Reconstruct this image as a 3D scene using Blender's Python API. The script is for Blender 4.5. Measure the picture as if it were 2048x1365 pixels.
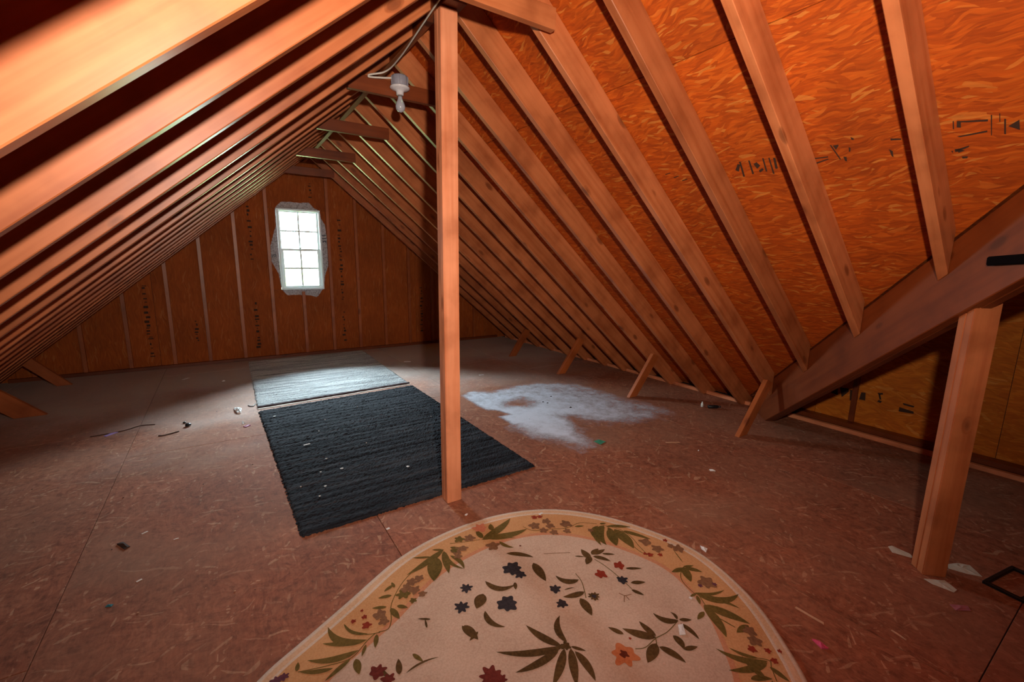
import bpy, bmesh, math, random
from mathutils import Vector, Matrix

# ------------------------------------------------------------------ scene, camera, light, exposure
for o in list(bpy.data.objects): bpy.data.objects.remove(o, do_unlink=True)
S = bpy.context.scene
C = S.collection
random.seed(7)

CAM_H = 1.3323
cam_d = bpy.data.cameras.new('camera'); cam = bpy.data.objects.new('camera', cam_d); C.objects.link(cam)
cam_d.sensor_width = 36.0; cam_d.lens = 36.0*888.6/2048; cam_d.clip_start = 0.02
RIGHT = Vector((0.8386350713, -0.5445403432, 0.0129240787))
UP = Vector((0.0865337769, 0.1566197183, 0.9838608485))
BACK = Vector((-0.5377760897, -0.8239818436, 0.1784679212))
M = Matrix.Identity(4)
for i in range(3):
    M[i][0] = RIGHT[i]; M[i][1] = UP[i]; M[i][2] = BACK[i]
M[2][3] = CAM_H
cam.matrix_world = M
S.camera = cam

S.view_settings.view_transform = 'Standard'
S.view_settings.look = 'None'
S.view_settings.exposure = 0.0
S.view_settings.gamma = 1.0
S.view_settings.use_curve_mapping = False

# overcast daylight outside: pale sky above the horizon, sunlit grass below it
W = bpy.data.worlds.new('daylight'); S.world = W; W.use_nodes = True
nt = W.node_tree; nt.nodes.clear()
out = nt.nodes.new('ShaderNodeOutputWorld'); bg = nt.nodes.new('ShaderNodeBackground')
tc = nt.nodes.new('ShaderNodeTexCoord'); sep = nt.nodes.new('ShaderNodeSeparateXYZ'); rmp = nt.nodes.new('ShaderNodeValToRGB')
nt.links.new(tc.outputs['Generated'], sep.inputs[0]); nt.links.new(sep.outputs['Z'], rmp.inputs[0])
mr = nt.nodes.new('ShaderNodeMapRange'); mr.inputs[1].default_value = -1; mr.inputs[2].default_value = 1
nt.links.new(sep.outputs['Z'], mr.inputs[0]); nt.links.new(mr.outputs[0], rmp.inputs[0])
rmp.color_ramp.elements[0].position = 0.49; rmp.color_ramp.elements[0].color = (0.026, 0.036, 0.016, 1)
rmp.color_ramp.elements[1].position = 0.51; rmp.color_ramp.elements[1].color = (0.080, 0.098, 0.105, 1)
for p_, k_ in ((0.63, 0.20), (0.78, 0.75), (1.0, 1.10)):
    e_ = rmp.color_ramp.elements.new(p_); e_.color = (0.80*k_, 0.96*k_, 1.06*k_, 1)
nt.links.new(rmp.outputs[0], bg.inputs[0]); bg.inputs[1].default_value = 520.0
nt.links.new(bg.outputs[0], out.inputs[0])

# the photographer's flash, above and to the right of the lens
fl_d = bpy.data.lights.new('flash', 'SPOT'); fl_d.energy = 310.0; fl_d.color = (1.0, 0.82, 0.68)
fl_d.spot_size = math.radians(160); fl_d.spot_blend = 1.0; fl_d.shadow_soft_size = 0.03
flash = bpy.data.objects.new('flash', fl_d); C.objects.link(flash)
flash.location = (0.12, -0.078, 1.60)
fdir = Vector((0.42, 0.88, 0.22)).normalized()
flash.rotation_euler = fdir.to_track_quat('-Z', 'Y').to_euler()

# ------------------------------------------------------------------ roof geometry constants
SL = 0.847; TH = math.atan(SL); CT = math.cos(TH); ST = math.sin(TH)
Z0 = 2.577; XR = 1.036; ZS = Z0+0.185          # underside of rafters / of sheathing at the ridge
YF = 6.65                                      # far gable sheathing
XW = 4.35                                      # right end wall
YB = -4.2                                      # back of the room
YC = -0.959                                    # ridge line of the cross gable
def under(x): return Z0-SL*abs(x-XR)

# portal that guides daylight sampling to the window opening
pd = bpy.data.lights.new('window_portal', 'AREA'); pd.shape = 'RECTANGLE'; pd.size = 0.53; pd.size_y = 1.05
pd.cycles.is_portal = True
po = bpy.data.objects.new('window_portal', pd); C.objects.link(po)
po.location = (0.934, YF+0.05, 1.434); po.rotation_euler = (math.radians(-90), 0, 0)

# ------------------------------------------------------------------ helpers
def link_mesh(name, me, m=None, parent=None):
    o = bpy.data.objects.new(name, me); C.objects.link(o)
    if m: me.materials.append(m)
    if parent is not None: o.parent = parent
    return o
def mesh(name, verts, faces, m=None, parent=None, smooth=False, recalc=True):
    me = bpy.data.meshes.new(name); me.from_pydata([tuple(v) for v in verts], [], faces)
    if recalc:
        bm = bmesh.new(); bm.from_mesh(me); bmesh.ops.recalc_face_normals(bm, faces=bm.faces); bm.to_mesh(me); bm.free()
    if smooth:
        for p in me.polygons: p.use_smooth = True
    me.update()
    return link_mesh(name, me, m, parent)
def empty(name, loc=(0,0,0), label=None, cat=None, kind=None, group=None):
    o = bpy.data.objects.new(name, None); C.objects.link(o); o.location = loc; o.empty_display_size = 0.1
    return tag(o, label, cat, kind, group)
def tag(o, label=None, cat=None, kind=None, group=None):
    if label: o['label'] = label
    if cat: o['category'] = cat
    if kind: o['kind'] = kind
    if group: o['group'] = group
    return o
def bevel_me(me, w, seg=1):
    bm = bmesh.new(); bm.from_mesh(me)
    bmesh.ops.bevel(bm, geom=list(bm.edges), offset=w, segments=seg, affect='EDGES', clamp_overlap=True)
    bm.to_mesh(me); bm.free()
def frame_matrix(origin, ax, ay, az):
    m = Matrix.Identity(4)
    for i in range(3):
        m[i][0] = ax[i]; m[i][1] = ay[i]; m[i][2] = az[i]; m[i][3] = origin[i]
    return m
def pinv(p):
    return (Matrix.Translation(p.location) @ p.rotation_euler.to_matrix().to_4x4()).inverted()
def prism(name, poly0, poly1, m, parent=None, bev=0.002):
    """two matching polygons (lists of 3D points) joined into a solid"""
    n = len(poly0)
    vs = list(poly0)+list(poly1)
    fs = [tuple(range(n)), tuple(range(2*n-1, n-1, -1))]+[(i, (i+1) % n, n+(i+1) % n, n+i) for i in range(n)]
    o = mesh(name, vs, fs, m, parent)
    if bev: bevel_me(o.data, bev)
    return o
def place(o, mat):
    o.matrix_world = mat
def beam(name, a, b, w, h, m, parent=None, up=(0,0,1), bev=0.003, roll=None):
    """straight timber from a to b (ends square), w across, h along 'up'; local X runs with the grain"""
    a = Vector(a); b = Vector(b); ax = (b-a); L = ax.length; ax.normalize()
    upv = Vector(up); ay = upv.cross(ax).normalized(); az = ax.cross(ay)
    vs = [(x, y, z) for x in (0, L) for y in (-w/2, w/2) for z in (-h/2, h/2)]
    fs = [(0,1,3,2), (4,6,7,5), (0,4,5,1), (2,3,7,6), (0,2,6,4), (1,5,7,3)]
    o = mesh(name, vs, fs, m, parent); bevel_me(o.data, bev)
    mw = frame_matrix(a, ax, ay, az)
    if parent is not None: o.matrix_local = pinv(parent) @ mw
    else: o.matrix_world = mw
    return o
def box(name, x0, x1, y0, y1, z0, z1, m, parent=None, bev=0.0, off=(0,0,0)):
    vs = [(x-off[0], y-off[1], z-off[2]) for x in (x0, x1) for y in (y0, y1) for z in (z0, z1)]
    fs = [(0,1,3,2), (4,6,7,5), (0,4,5,1), (2,3,7,6), (0,2,6,4), (1,5,7,3)]
    o = mesh(name, vs, fs, m, parent)
    if bev: bevel_me(o.data, bev)
    return o
def lathe(name, prof, m, parent=None, seg=28, smooth=True, loc=(0,0,0), axis='Z'):
    vs = []; fs = []
    for r, z in prof:
        for k in range(seg):
            a = 2*math.pi*k/seg; vs.append((r*math.cos(a), r*math.sin(a), z))
    for i in range(len(prof)-1):
        for k in range(seg):
            k2 = (k+1) % seg; fs.append((i*seg+k, i*seg+k2, (i+1)*seg+k2, (i+1)*seg+k))
    fs.append(tuple(range(seg))); fs.append(tuple((len(prof)-1)*seg+k for k in range(seg)))
    o = mesh(name, vs, fs, m, parent)
    for p in o.data.polygons: p.use_smooth = smooth and len(p.vertices) == 4
    o.location = loc
    return o
def tube(name, pts, r, m, parent=None, seg=8, flat=1.0, side=(0,0,1)):
    pts = [Vector(p) for p in pts]; vs = []; fs = []
    for i, p in enumerate(pts):
        t = (pts[min(i+1, len(pts)-1)]-pts[max(i-1, 0)]).normalized()
        u = Vector(side)-t*t.dot(Vector(side)); u.normalize(); v = t.cross(u)
        for k in range(seg):
            a = 2*math.pi*k/seg; vs.append(p+u*(r*math.cos(a))+v*(r*flat*math.sin(a)))
    for i in range(len(pts)-1):
        for k in range(seg):
            k2 = (k+1) % seg; fs.append((i*seg+k, i*seg+k2, (i+1)*seg+k2, (i+1)*seg+k))
    fs.append(tuple(range(seg))); fs.append(tuple((len(pts)-1)*seg+k for k in range(seg)))
    return mesh(name, vs, fs, m, parent, smooth=True)
def smooth_path(pts, n=6):
    pts = [Vector(p) for p in pts]; out = []
    for i in range(len(pts)-1):
        p0 = pts[max(i-1, 0)]; p1 = pts[i]; p2 = pts[i+1]; p3 = pts[min(i+2, len(pts)-1)]
        for k in range(n):
            t = k/n
            out.append(0.5*((2*p1)+(p2-p0)*t+(2*p0-5*p1+4*p2-p3)*t*t+(3*p1-p0-3*p2+p3)*t**3))
    out.append(pts[-1]); return out
def clip(poly, a, b, c):
    """keep a*x+b*y<=c"""
    res = []
    for i in range(len(poly)):
        p = poly[i]; q = poly[(i+1) % len(poly)]
        dp = a*p[0]+b*p[1]-c; dq = a*q[0]+b*q[1]-c
        if dp <= 0: res.append(p)
        if dp*dq < 0:
            t = dp/(dp-dq); res.append((p[0]+t*(q[0]-p[0]), p[1]+t*(q[1]-p[1])))
    return res
def area(poly): return abs(sum(poly[i][0]*poly[(i+1) % len(poly)][1]-poly[(i+1) % len(poly)][0]*poly[i][1] for i in range(len(poly))))/2

# ------------------------------------------------------------------ materials
def mat(name):
    m = bpy.data.materials.new(name); m.use_nodes = True
    return m, m.node_tree, m.node_tree.nodes['Principled BSDF']
def node(t, ty, **kw):
    n = t.nodes.new(ty)
    for k, v in kw.items():
        if k.startswith('i_'): n.inputs[int(k[2:])].default_value = v
        else: setattr(n, k, v)
    return n
def plain(name, col, rough=0.7, metal=0.0, spec=0.3):
    m, t, b = mat(name); b.inputs['Base Color'].default_value = (*col, 1); b.inputs['Roughness'].default_value = rough
    b.inputs['Metallic'].default_value = metal; b.inputs['Specular IOR Level'].default_value = spec
    nz = node(t, 'ShaderNodeTexNoise'); nz.inputs['Scale'].default_value = 90
    tcn = node(t, 'ShaderNodeTexCoord'); t.links.new(tcn.outputs['Object'], nz.inputs['Vector'])
    mx = node(t, 'ShaderNodeMix', data_type='RGBA', blend_type='MULTIPLY'); mx.inputs[0].default_value = 0.25
    mx.inputs[6].default_value = (*col, 1); t.links.new(nz.outputs['Fac'], mx.inputs[7]); t.links.new(mx.outputs[2], b.inputs['Base Color'])
    return m
def ramp(t, stops, interp='LINEAR'):
    r = node(t, 'ShaderNodeValToRGB'); cr = r.color_ramp; cr.interpolation = interp
    while len(cr.elements) < len(stops): cr.elements.new(0.5)
    for e, (p, c) in zip(cr.elements, stops): e.position = p; e.color = (*c, 1) if len(c) == 3 else c
    return r
def osb(name, dark, mid, light, flake, sx=9, sy=42, contrast=1.0, fl_amt=0.93, bump=0.25, rough=0.75, dust=None, spread=1.0):
    m, t, b = mat(name); lk = t.links.new
    tcn = node(t, 'ShaderNodeTexCoord'); oi = node(t, 'ShaderNodeObjectInfo')
    mul = node(t, 'ShaderNodeVectorMath', operation='SCALE'); mul.inputs[3].default_value = 37.0
    comb = node(t, 'ShaderNodeCombineXYZ'); lk(oi.outputs['Random'], comb.inputs[0]); lk(oi.outputs['Random'], comb.inputs[1])
    lk(comb.outputs[0], mul.inputs[0])
    add = node(t, 'ShaderNodeVectorMath', operation='ADD'); lk(tcn.outputs['Object'], add.inputs[0]); lk(mul.outputs[0], add.inputs[1])
    # gentle warp
    nz = node(t, 'ShaderNodeTexNoise'); nz.inputs['Scale'].default_value = 5.0; nz.inputs['Detail'].default_value = 2; lk(add.outputs[0], nz.inputs['Vector'])
    sub = node(t, 'ShaderNodeVectorMath', operation='SUBTRACT'); lk(nz.outputs['Color'], sub.inputs[0]); sub.inputs[1].default_value = (0.5,0.5,0.5)
    sc = node(t, 'ShaderNodeVectorMath', operation='SCALE'); sc.inputs[3].default_value = 0.10; lk(sub.outputs[0], sc.inputs[0])
    wv = node(t, 'ShaderNodeVectorMath', operation='ADD'); lk(add.outputs[0], wv.inputs[0]); lk(sc.outputs[0], wv.inputs[1])
    vals = []; cols = []
    for ang, kx, ky, seed in ((0.0, sx, sy, 0.0), (0.42*spread, sx*1.15, sy*0.9, 11.3), (-0.5*spread, sx*0.9, sy*1.1, 23.7)):
        mp = node(t, 'ShaderNodeMapping', vector_type='POINT'); mp.inputs['Rotation'].default_value = (0, 0, ang); lk(wv.outputs[0], mp.inputs['Vector'])
        mp2 = node(t, 'ShaderNodeMapping', vector_type='POINT'); mp2.inputs['Scale'].default_value = (kx, ky, 1.0); mp2.inputs['Location'].default_value = (seed, seed, 0); lk(mp.outputs[0], mp2.inputs['Vector'])
        vo = node(t, 'ShaderNodeTexVoronoi', voronoi_dimensions='2D', feature='F1'); vo.inputs['Scale'].default_value = 1.0; vo.inputs['Randomness'].default_value = 1.0
        lk(mp2.outputs[0], vo.inputs['Vector'])
        sp = node(t, 'ShaderNodeSeparateColor'); lk(vo.outputs['Color'], sp.inputs[0]); vals.append(sp); cols.append(vo)
    # pick one of the three layers by a coarser cell random
    gt = node(t, 'ShaderNodeMath', operation='GREATER_THAN'); gt.inputs[1].default_value = 0.55; lk(vals[1].outputs[1], gt.inputs[0])
    mx = node(t, 'ShaderNodeMix', data_type='FLOAT'); lk(gt.outputs[0], mx.inputs[0]); lk(vals[0].outputs[0], mx.inputs[2]); lk(vals[1].outputs[0], mx.inputs[3])
    gt2 = node(t, 'ShaderNodeMath', operation='GREATER_THAN'); gt2.inputs[1].default_value = 0.70; lk(vals[2].outputs[1], gt2.inputs[0])
    mx2 = node(t, 'ShaderNodeMix', data_type='FLOAT'); lk(gt2.outputs[0], mx2.inputs[0]); lk(mx.outputs[0], mx2.inputs[2]); lk(vals[2].outputs[0], mx2.inputs[3])
    r = ramp(t, [(0.0, dark), (0.30, tuple(0.5*a+0.5*c for a, c in zip(dark, mid))), (0.6, mid), (fl_amt-0.05, light), (fl_amt+0.01, flake), (1.0, flake)])
    lk(mx2.outputs[0], r.inputs[0])
    # fine fibre grain + blotches
    mp3 = node(t, 'ShaderNodeMapping'); mp3.inputs['Scale'].default_value = (12, 130, 20); lk(wv.outputs[0], mp3.inputs['Vector'])
    n2 = node(t, 'ShaderNodeTexNoise'); n2.inputs['Scale'].default_value = 1.0; n2.inputs['Detail'].default_value = 3; lk(mp3.outputs[0], n2.inputs['Vector'])
    rr = ramp(t, [(0.3, (0.70,)*3), (0.7, (1.12,)*3)]); lk(n2.outputs['Fac'], rr.inputs[0])
    m1 = node(t, 'ShaderNodeMix', data_type='RGBA', blend_type='MULTIPLY'); m1.inputs[0].default_value = 0.8*contrast; lk(r.outputs[0], m1.inputs[6]); lk(rr.outputs[0], m1.inputs[7])
    n3 = node(t, 'ShaderNodeTexNoise'); n3.inputs['Scale'].default_value = 2.2; n3.inputs['Detail'].default_value = 4; lk(add.outputs[0], n3.inputs['Vector'])
    r3 = ramp(t, [(0.32, (0.74,)*3), (0.68, (1.1,)*3)]); lk(n3.outputs['Fac'], r3.inputs[0])
    m2 = node(t, 'ShaderNodeMix', data_type='RGBA', blend_type='MULTIPLY'); m2.inputs[0].default_value = 0.8; lk(m1.outputs[2], m2.inputs[6]); lk(r3.outputs[0], m2.inputs[7])
    last = m2.outputs[2]
    if dust:
        nm = node(t, 'ShaderNodeTexNoise'); nm.inputs['Scale'].default_value = 26; nm.inputs['Detail'].default_value = 10; nm.inputs['Roughness'].default_value = 0.75; lk(wv.outputs[0], nm.inputs['Vector'])
        rm = ramp(t, [(0.36, (0.50,0.42,0.38)), (0.5, (0.98,0.96,0.95)), (0.64, (1.25,1.22,1.2))]); lk(nm.outputs['Fac'], rm.inputs[0])
        mm_ = node(t, 'ShaderNodeMix', data_type='RGBA', blend_type='MULTIPLY'); mm_.inputs[0].default_value = 0.8; lk(last, mm_.inputs[6]); lk(rm.outputs[0], mm_.inputs[7]); last = mm_.outputs[2]
        n4 = node(t, 'ShaderNodeTexNoise'); n4.inputs['Scale'].default_value = 1.3; n4.inputs['Detail'].default_value = 6; lk(tcn.outputs['Object'], n4.inputs['Vector'])
        r4 = ramp(t, [(0.45, (0.0,)*3), (0.75, (0.55,)*3)]); lk(n4.outputs['Fac'], r4.inputs[0])
        m3 = node(t, 'ShaderNodeMix', data_type='RGBA'); lk(r4.outputs[0], m3.inputs[0]); lk(last, m3.inputs[6]); m3.inputs[7].default_value = (*dust, 1)
        last = m3.outputs[2]
        # pale dust toward the far wall, brightened to paint in the window's daylight pool
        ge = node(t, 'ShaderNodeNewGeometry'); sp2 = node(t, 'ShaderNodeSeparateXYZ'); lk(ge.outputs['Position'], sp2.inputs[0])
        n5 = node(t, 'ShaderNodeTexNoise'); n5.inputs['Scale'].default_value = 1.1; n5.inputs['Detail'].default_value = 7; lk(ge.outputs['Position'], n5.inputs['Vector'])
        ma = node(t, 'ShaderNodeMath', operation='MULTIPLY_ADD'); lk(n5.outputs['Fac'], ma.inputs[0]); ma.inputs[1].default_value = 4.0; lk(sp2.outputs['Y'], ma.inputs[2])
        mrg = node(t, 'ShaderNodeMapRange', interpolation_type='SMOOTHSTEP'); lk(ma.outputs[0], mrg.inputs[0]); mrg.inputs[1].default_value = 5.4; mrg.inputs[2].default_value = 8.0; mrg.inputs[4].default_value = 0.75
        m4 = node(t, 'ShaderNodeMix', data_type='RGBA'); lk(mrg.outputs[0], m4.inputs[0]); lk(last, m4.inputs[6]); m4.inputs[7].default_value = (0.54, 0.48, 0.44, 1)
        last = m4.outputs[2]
    lk(last, b.inputs['Base Color']); b.inputs['Roughness'].default_value = rough; b.inputs['Specular IOR Level'].default_value = 0.25
    bp = node(t, 'ShaderNodeBump'); bp.inputs['Strength'].default_value = bump; bp.inputs['Distance'].default_value = 0.003
    lk(mx2.outputs[0], bp.inputs['Height']); lk(bp.outputs[0], b.inputs['Normal'])
    return m
def wood(name, base, dark, knot, rough=0.40):
    m, t, b = mat(name); lk = t.links.new
    tcn = node(t, 'ShaderNodeTexCoord'); oi = node(t, 'ShaderNodeObjectInfo')
    mul = node(t, 'ShaderNodeMath', operation='MULTIPLY'); mul.inputs[1].default_value = 91.0; lk(oi.outputs['Random'], mul.inputs[0])
    comb = node(t, 'ShaderNodeCombineXYZ'); [lk(mul.outputs[0], comb.inputs[i]) for i in range(3)]
    add = node(t, 'ShaderNodeVectorMath', operation='ADD'); lk(tcn.outputs['Object'], add.inputs[0]); lk(comb.outputs[0], add.inputs[1])
    # knots: sparse stretched cells
    mk = node(t, 'ShaderNodeMapping'); mk.inputs['Scale'].default_value = (3.2, 7.0, 7.0); lk(add.outputs[0], mk.inputs['Vector'])
    vo = node(t, 'ShaderNodeTexVoronoi'); vo.inputs['Scale'].default_value = 1.0; lk(mk.outputs[0], vo.inputs['Vector'])
    kr = ramp(t, [(0.0, (1,)*3), (0.10, (0.75,)*3), (0.17, (0.0,)*3)]); lk(vo.outputs['Distance'], kr.inputs[0])
    # grain, bent around knots
    mg = node(t, 'ShaderNodeMapping'); mg.inputs['Scale'].default_value = (1.6, 34.0, 34.0); lk(add.outputs[0], mg.inputs['Vector'])
    kd = node(t, 'ShaderNodeMath', operation='MULTIPLY'); kd.inputs[1].default_value = 2.5; lk(kr.outputs[0], kd.inputs[0])
    ga = node(t, 'ShaderNodeVectorMath', operation='ADD'); lk(mg.outputs[0], ga.inputs[0])
    kc = node(t, 'ShaderNodeCombineXYZ'); lk(kd.outputs[0], kc.inputs[1]); lk(kc.outputs[0], ga.inputs[1])
    ng = node(t, 'ShaderNodeTexNoise'); ng.inputs['Scale'].default_value = 1.0; ng.inputs['Detail'].default_value = 4; lk(ga.outputs[0], ng.inputs['Vector'])
    gr = ramp(t, [(0.30, dark), (0.55, base), (0.75, tuple(min(1, c*1.12) for c in base))]); lk(ng.outputs['Fac'], gr.inputs[0])
    mf = node(t, 'ShaderNodeMix', data_type='RGBA'); mf.inputs[0].default_value = 0.3; mf.inputs[7].default_value = (*base, 1); lk(gr.outputs[0], mf.inputs[6])
    nb = node(t, 'ShaderNodeTexNoise'); nb.inputs['Scale'].default_value = 5.0; nb.inputs['Detail'].default_value = 7; lk(add.outputs[0], nb.inputs['Vector'])
    br = ramp(t, [(0.3, (0.68,0.60,0.55)), (0.5, (0.98,0.97,0.96)), (0.7, (1.14,1.16,1.18))]); lk(nb.outputs['Fac'], br.inputs[0])
    mb = node(t, 'ShaderNodeMix', data_type='RGBA', blend_type='MULTIPLY'); mb.inputs[0].default_value = 0.9; lk(mf.outputs[2], mb.inputs[6]); lk(br.outputs[0], mb.inputs[7])
    # each board its own tone
    tone = ramp(t, [(0.0, (0.78, 0.76, 0.74)), (0.5, (1.0, 1.0, 1.0)), (1.0, (1.12, 1.15, 1.18))]); lk(oi.outputs['Random'], tone.inputs[0])
    mt = node(t, 'ShaderNodeMix', data_type='RGBA', blend_type='MULTIPLY'); mt.inputs[0].default_value = 1.0; lk(mb.outputs[2], mt.inputs[6]); lk(tone.outputs[0], mt.inputs[7])
    mkx = node(t, 'ShaderNodeMix', data_type='RGBA'); ks = node(t, 'ShaderNodeMath', operation='MULTIPLY'); ks.inputs[1].default_value = 0.8; lk(kr.outputs[0], ks.inputs[0])
    lk(ks.outputs[0], mkx.inputs[0]); lk(mt.outputs[2], mkx.inputs[6]); mkx.inputs[7].default_value = (*knot, 1)
    lk(mkx.outputs[2], b.inputs['Base Color']); b.inputs['Roughness'].default_value = rough; b.inputs['Specular IOR Level'].default_value = 0.55
    bp = node(t, 'ShaderNodeBump'); bp.inputs['Strength'].default_value = 0.10; bp.inputs['Distance'].default_value = 0.002
    lk(ng.outputs['Fac'], bp.inputs['Height']); lk(bp.outputs[0], b.inputs['Normal'])
    return m

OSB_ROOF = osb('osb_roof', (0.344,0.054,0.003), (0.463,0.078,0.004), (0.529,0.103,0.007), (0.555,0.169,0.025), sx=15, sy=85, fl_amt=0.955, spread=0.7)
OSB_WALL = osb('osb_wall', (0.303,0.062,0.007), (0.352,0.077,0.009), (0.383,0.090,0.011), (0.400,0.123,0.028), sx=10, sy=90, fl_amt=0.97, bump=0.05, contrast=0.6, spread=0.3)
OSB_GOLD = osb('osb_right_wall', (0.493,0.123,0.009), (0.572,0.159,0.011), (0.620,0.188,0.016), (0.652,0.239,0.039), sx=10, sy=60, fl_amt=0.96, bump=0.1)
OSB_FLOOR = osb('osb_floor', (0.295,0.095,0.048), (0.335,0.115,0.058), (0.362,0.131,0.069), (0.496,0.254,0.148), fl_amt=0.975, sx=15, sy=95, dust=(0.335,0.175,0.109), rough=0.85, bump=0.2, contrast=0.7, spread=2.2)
WOOD = wood('spruce_lumber', (0.441,0.138,0.048), (0.319,0.076,0.020), (0.114,0.026,0.007))
WOOD_POST = wood('spruce_post', (0.590,0.224,0.109), (0.453,0.135,0.052), (0.240,0.059,0.021))
WOOD_DARK = wood('dark_lumber', (0.183,0.038,0.007), (0.126,0.021,0.003), (0.056,0.010,0.001))  # darker brown version of the lumber colour
WOOD_STUD = wood('gable_stud', (0.36,0.092,0.022), (0.28,0.066,0.015), (0.12,0.026,0.007))
DARK = plain('dark_gap', (0.02,0.012,0.01), 0.95)
INK = plain('black_stamp_ink', (0.05,0.022,0.012), 0.8)
VINYL, t_, b_ = mat('white_vinyl')
b_.inputs['Base Color'].default_value = (0.86,0.9,0.92,1); b_.inputs['Roughness'].default_value = 0.35
tl = node(t_, 'ShaderNodeBsdfTranslucent'); tl.inputs[0].default_value = (0.75,0.92,0.95,1)
ms = node(t_, 'ShaderNodeMixShader'); ms.inputs[0].default_value = 0.06  # translucent glow stands in for window glare paling the frame
t_.links.new(b_.outputs[0], ms.inputs[1]); t_.links.new(tl.outputs[0], ms.inputs[2])
t_.links.new(ms.outputs[0], t_.nodes['Material Output'].inputs[0])
GLASS, t_, b_ = mat('window_glass')
t_.nodes.remove(b_)
tr = node(t_, 'ShaderNodeBsdfTransparent'); tr.inputs[0].default_value = (0.95,0.98,0.97,1)
gl = node(t_, 'ShaderNodeBsdfGlossy'); gl.inputs['Roughness'].default_value = 0.02
fz = node(t_, 'ShaderNodeFresnel'); fz.inputs[0].default_value = 1.45
ms = node(t_, 'ShaderNodeMixShader'); t_.links.new(fz.outputs[0], ms.inputs[0]); t_.links.new(tr.outputs[0], ms.inputs[1]); t_.links.new(gl.outputs[0], ms.inputs[2])
t_.links.new(ms.outputs[0], t_.nodes['Material Output'].inputs[0])

# ------------------------------------------------------------------ structure: floor, ceiling, walls
floor = empty('floor', (0,0,0), kind='structure')
box('subfloor', -2.35, XW+0.3, YB, YF+0.1, -0.12, -0.021, DARK, floor)
def floor_panel(x0, x1, y0, y1):
    g = 0.0016
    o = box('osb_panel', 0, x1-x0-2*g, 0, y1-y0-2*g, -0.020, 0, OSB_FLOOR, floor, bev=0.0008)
    # long axis of the strands along Y
    me = o.data
    for v in me.vertices: v.co = (v.co.y, -v.co.x, v.co.z)
    o.matrix_local = frame_matrix((x0+g, y0+g, 0), (0,1,0), (-1,0,0), (0,0,1))
xs = [-2.34, -1.857, -0.637, 0.583, 1.90, 3.12, 4.12]
for i in range(len(xs)-1):
    y = [-4.2, -3.0, -3.6, -3.4, -2.25, -2.9][i]; ys = [YB]
    step = 2.44
    while y < YF+0.09:
        if y > YB: ys.append(y)
        y += step
    ys.append(YF+0.09)
    for a, b in zip(ys, ys[1:]): floor_panel(xs[i], xs[i+1], a, b)

ceiling = empty('ceiling', (0,0,0), kind='structure')
T = 0.011
def sheath(origin, ax, ay, an, a0, a1, bmax, cons, stag, seams=(0, 0.903, 2.122, 3.341, 4.6), m=OSB_ROOF, parent=None):
    """rows of OSB panels on a slope; ax along the eave, ay down the slope, an outward"""
    for r in range(len(seams)-1):
        b0, b1 = seams[r], min(seams[r+1], bmax)
        if b0 >= bmax: break
        a = a0-(2.44-stag[r % len(stag)])
        while a < a1:
            lo, hi = max(a, a0), min(a+2.44, a1)
            if hi-lo > 0.02:
                g = 0.0018
                poly = [(lo+g, b0+g), (hi-g, b0+g), (hi-g, b1-g), (lo+g, b1-g)]
                for c in cons:
                    poly = clip(poly, *c)
                    if len(poly) < 3: break
                if len(poly) >= 3 and area(poly) > 0.01:
                    la, lb = lo, b0
                    p0 = [(p[0]-la, p[1]-lb, 0.0) for p in poly]; p1 = [(p[0]-la, p[1]-lb, T) for p in poly]
                    o = prism('osb_panel', p0, p1, m, parent or ceiling, bev=0)
                    org = Vector(origin)+Vector(ax)*la+Vector(ay)*lb
                    o.matrix_local = frame_matrix(org, ax, ay, an)
            a += 2.44
apex = (XR, 0, ZS)
LEN = ZS/ST
# main roof, right side north and south of the cross gable (a = y, b = distance down the slope)
sheath(apex, (0,1,0), (CT,0,-ST), (ST,0,CT), YB, YF+0.02, LEN, [(-1, CT, -YC)], (1.139, 2.36, 1.139, 2.36))
sheath(apex, (0,1,0), (CT,0,-ST), (ST,0,CT), YB, YC, LEN, [(1, CT, YC)], (1.139, 2.36, 1.139, 2.36))
# main roof, left side
sheath(apex, (0,1,0), (-CT,0,-ST), (-ST,0,CT), YB, YF+0.02, LEN, [], (2.36, 1.139, 2.36, 1.139))
# cross gable (a = x)
sheath((0, YC, ZS), (1,0,0), (0,CT,-ST), (0,ST,CT), XR, XW+0.02, LEN, [(-1, CT, -XR)], (0.6, 1.7, 0.6, 1.7))
sheath((0, YC, ZS), (1,0,0), (0,-CT,-ST), (0,-ST,CT), XR, XW+0.02, LEN, [(-1, CT, -XR)], (0.6, 1.7, 0.6, 1.7))

# roofing felt over the panels closes the joints
FELT = plain('roofing_felt', (0.03,0.028,0.028), 0.95)
def felt(poly, origin, ax, ay, an):
    o = prism('roofing_felt', [(p[0], p[1], T+0.001) for p in poly], [(p[0], p[1], T+0.006) for p in poly], FELT, ceiling, bev=0)
    o.matrix_local = frame_matrix(origin, ax, ay, an)
def rect(a0, a1, b1, cons):
    p = [(a0, 0), (a1, 0), (a1, b1), (a0, b1)]
    for c in cons: p = clip(p, *c)
    return p
felt(rect(YB-0.1, YF+0.1, LEN+0.05, []), apex, (0,1,0), (-CT,0,-ST), (-ST,0,CT))
felt(rect(YB-0.1, YF+0.1, LEN+0.05, [(-1, CT, -YC)]), apex, (0,1,0), (CT,0,-ST), (ST,0,CT))
felt(rect(YB-0.1, YF+0.1, LEN+0.05, [(1, CT, YC)]), apex, (0,1,0), (CT,0,-ST), (ST,0,CT))
felt(rect(XR, XW+0.1, LEN+0.05, [(-1, CT, -XR)]), (0, YC, ZS), (1,0,0), (0,CT,-ST), (0,ST,CT))
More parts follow.
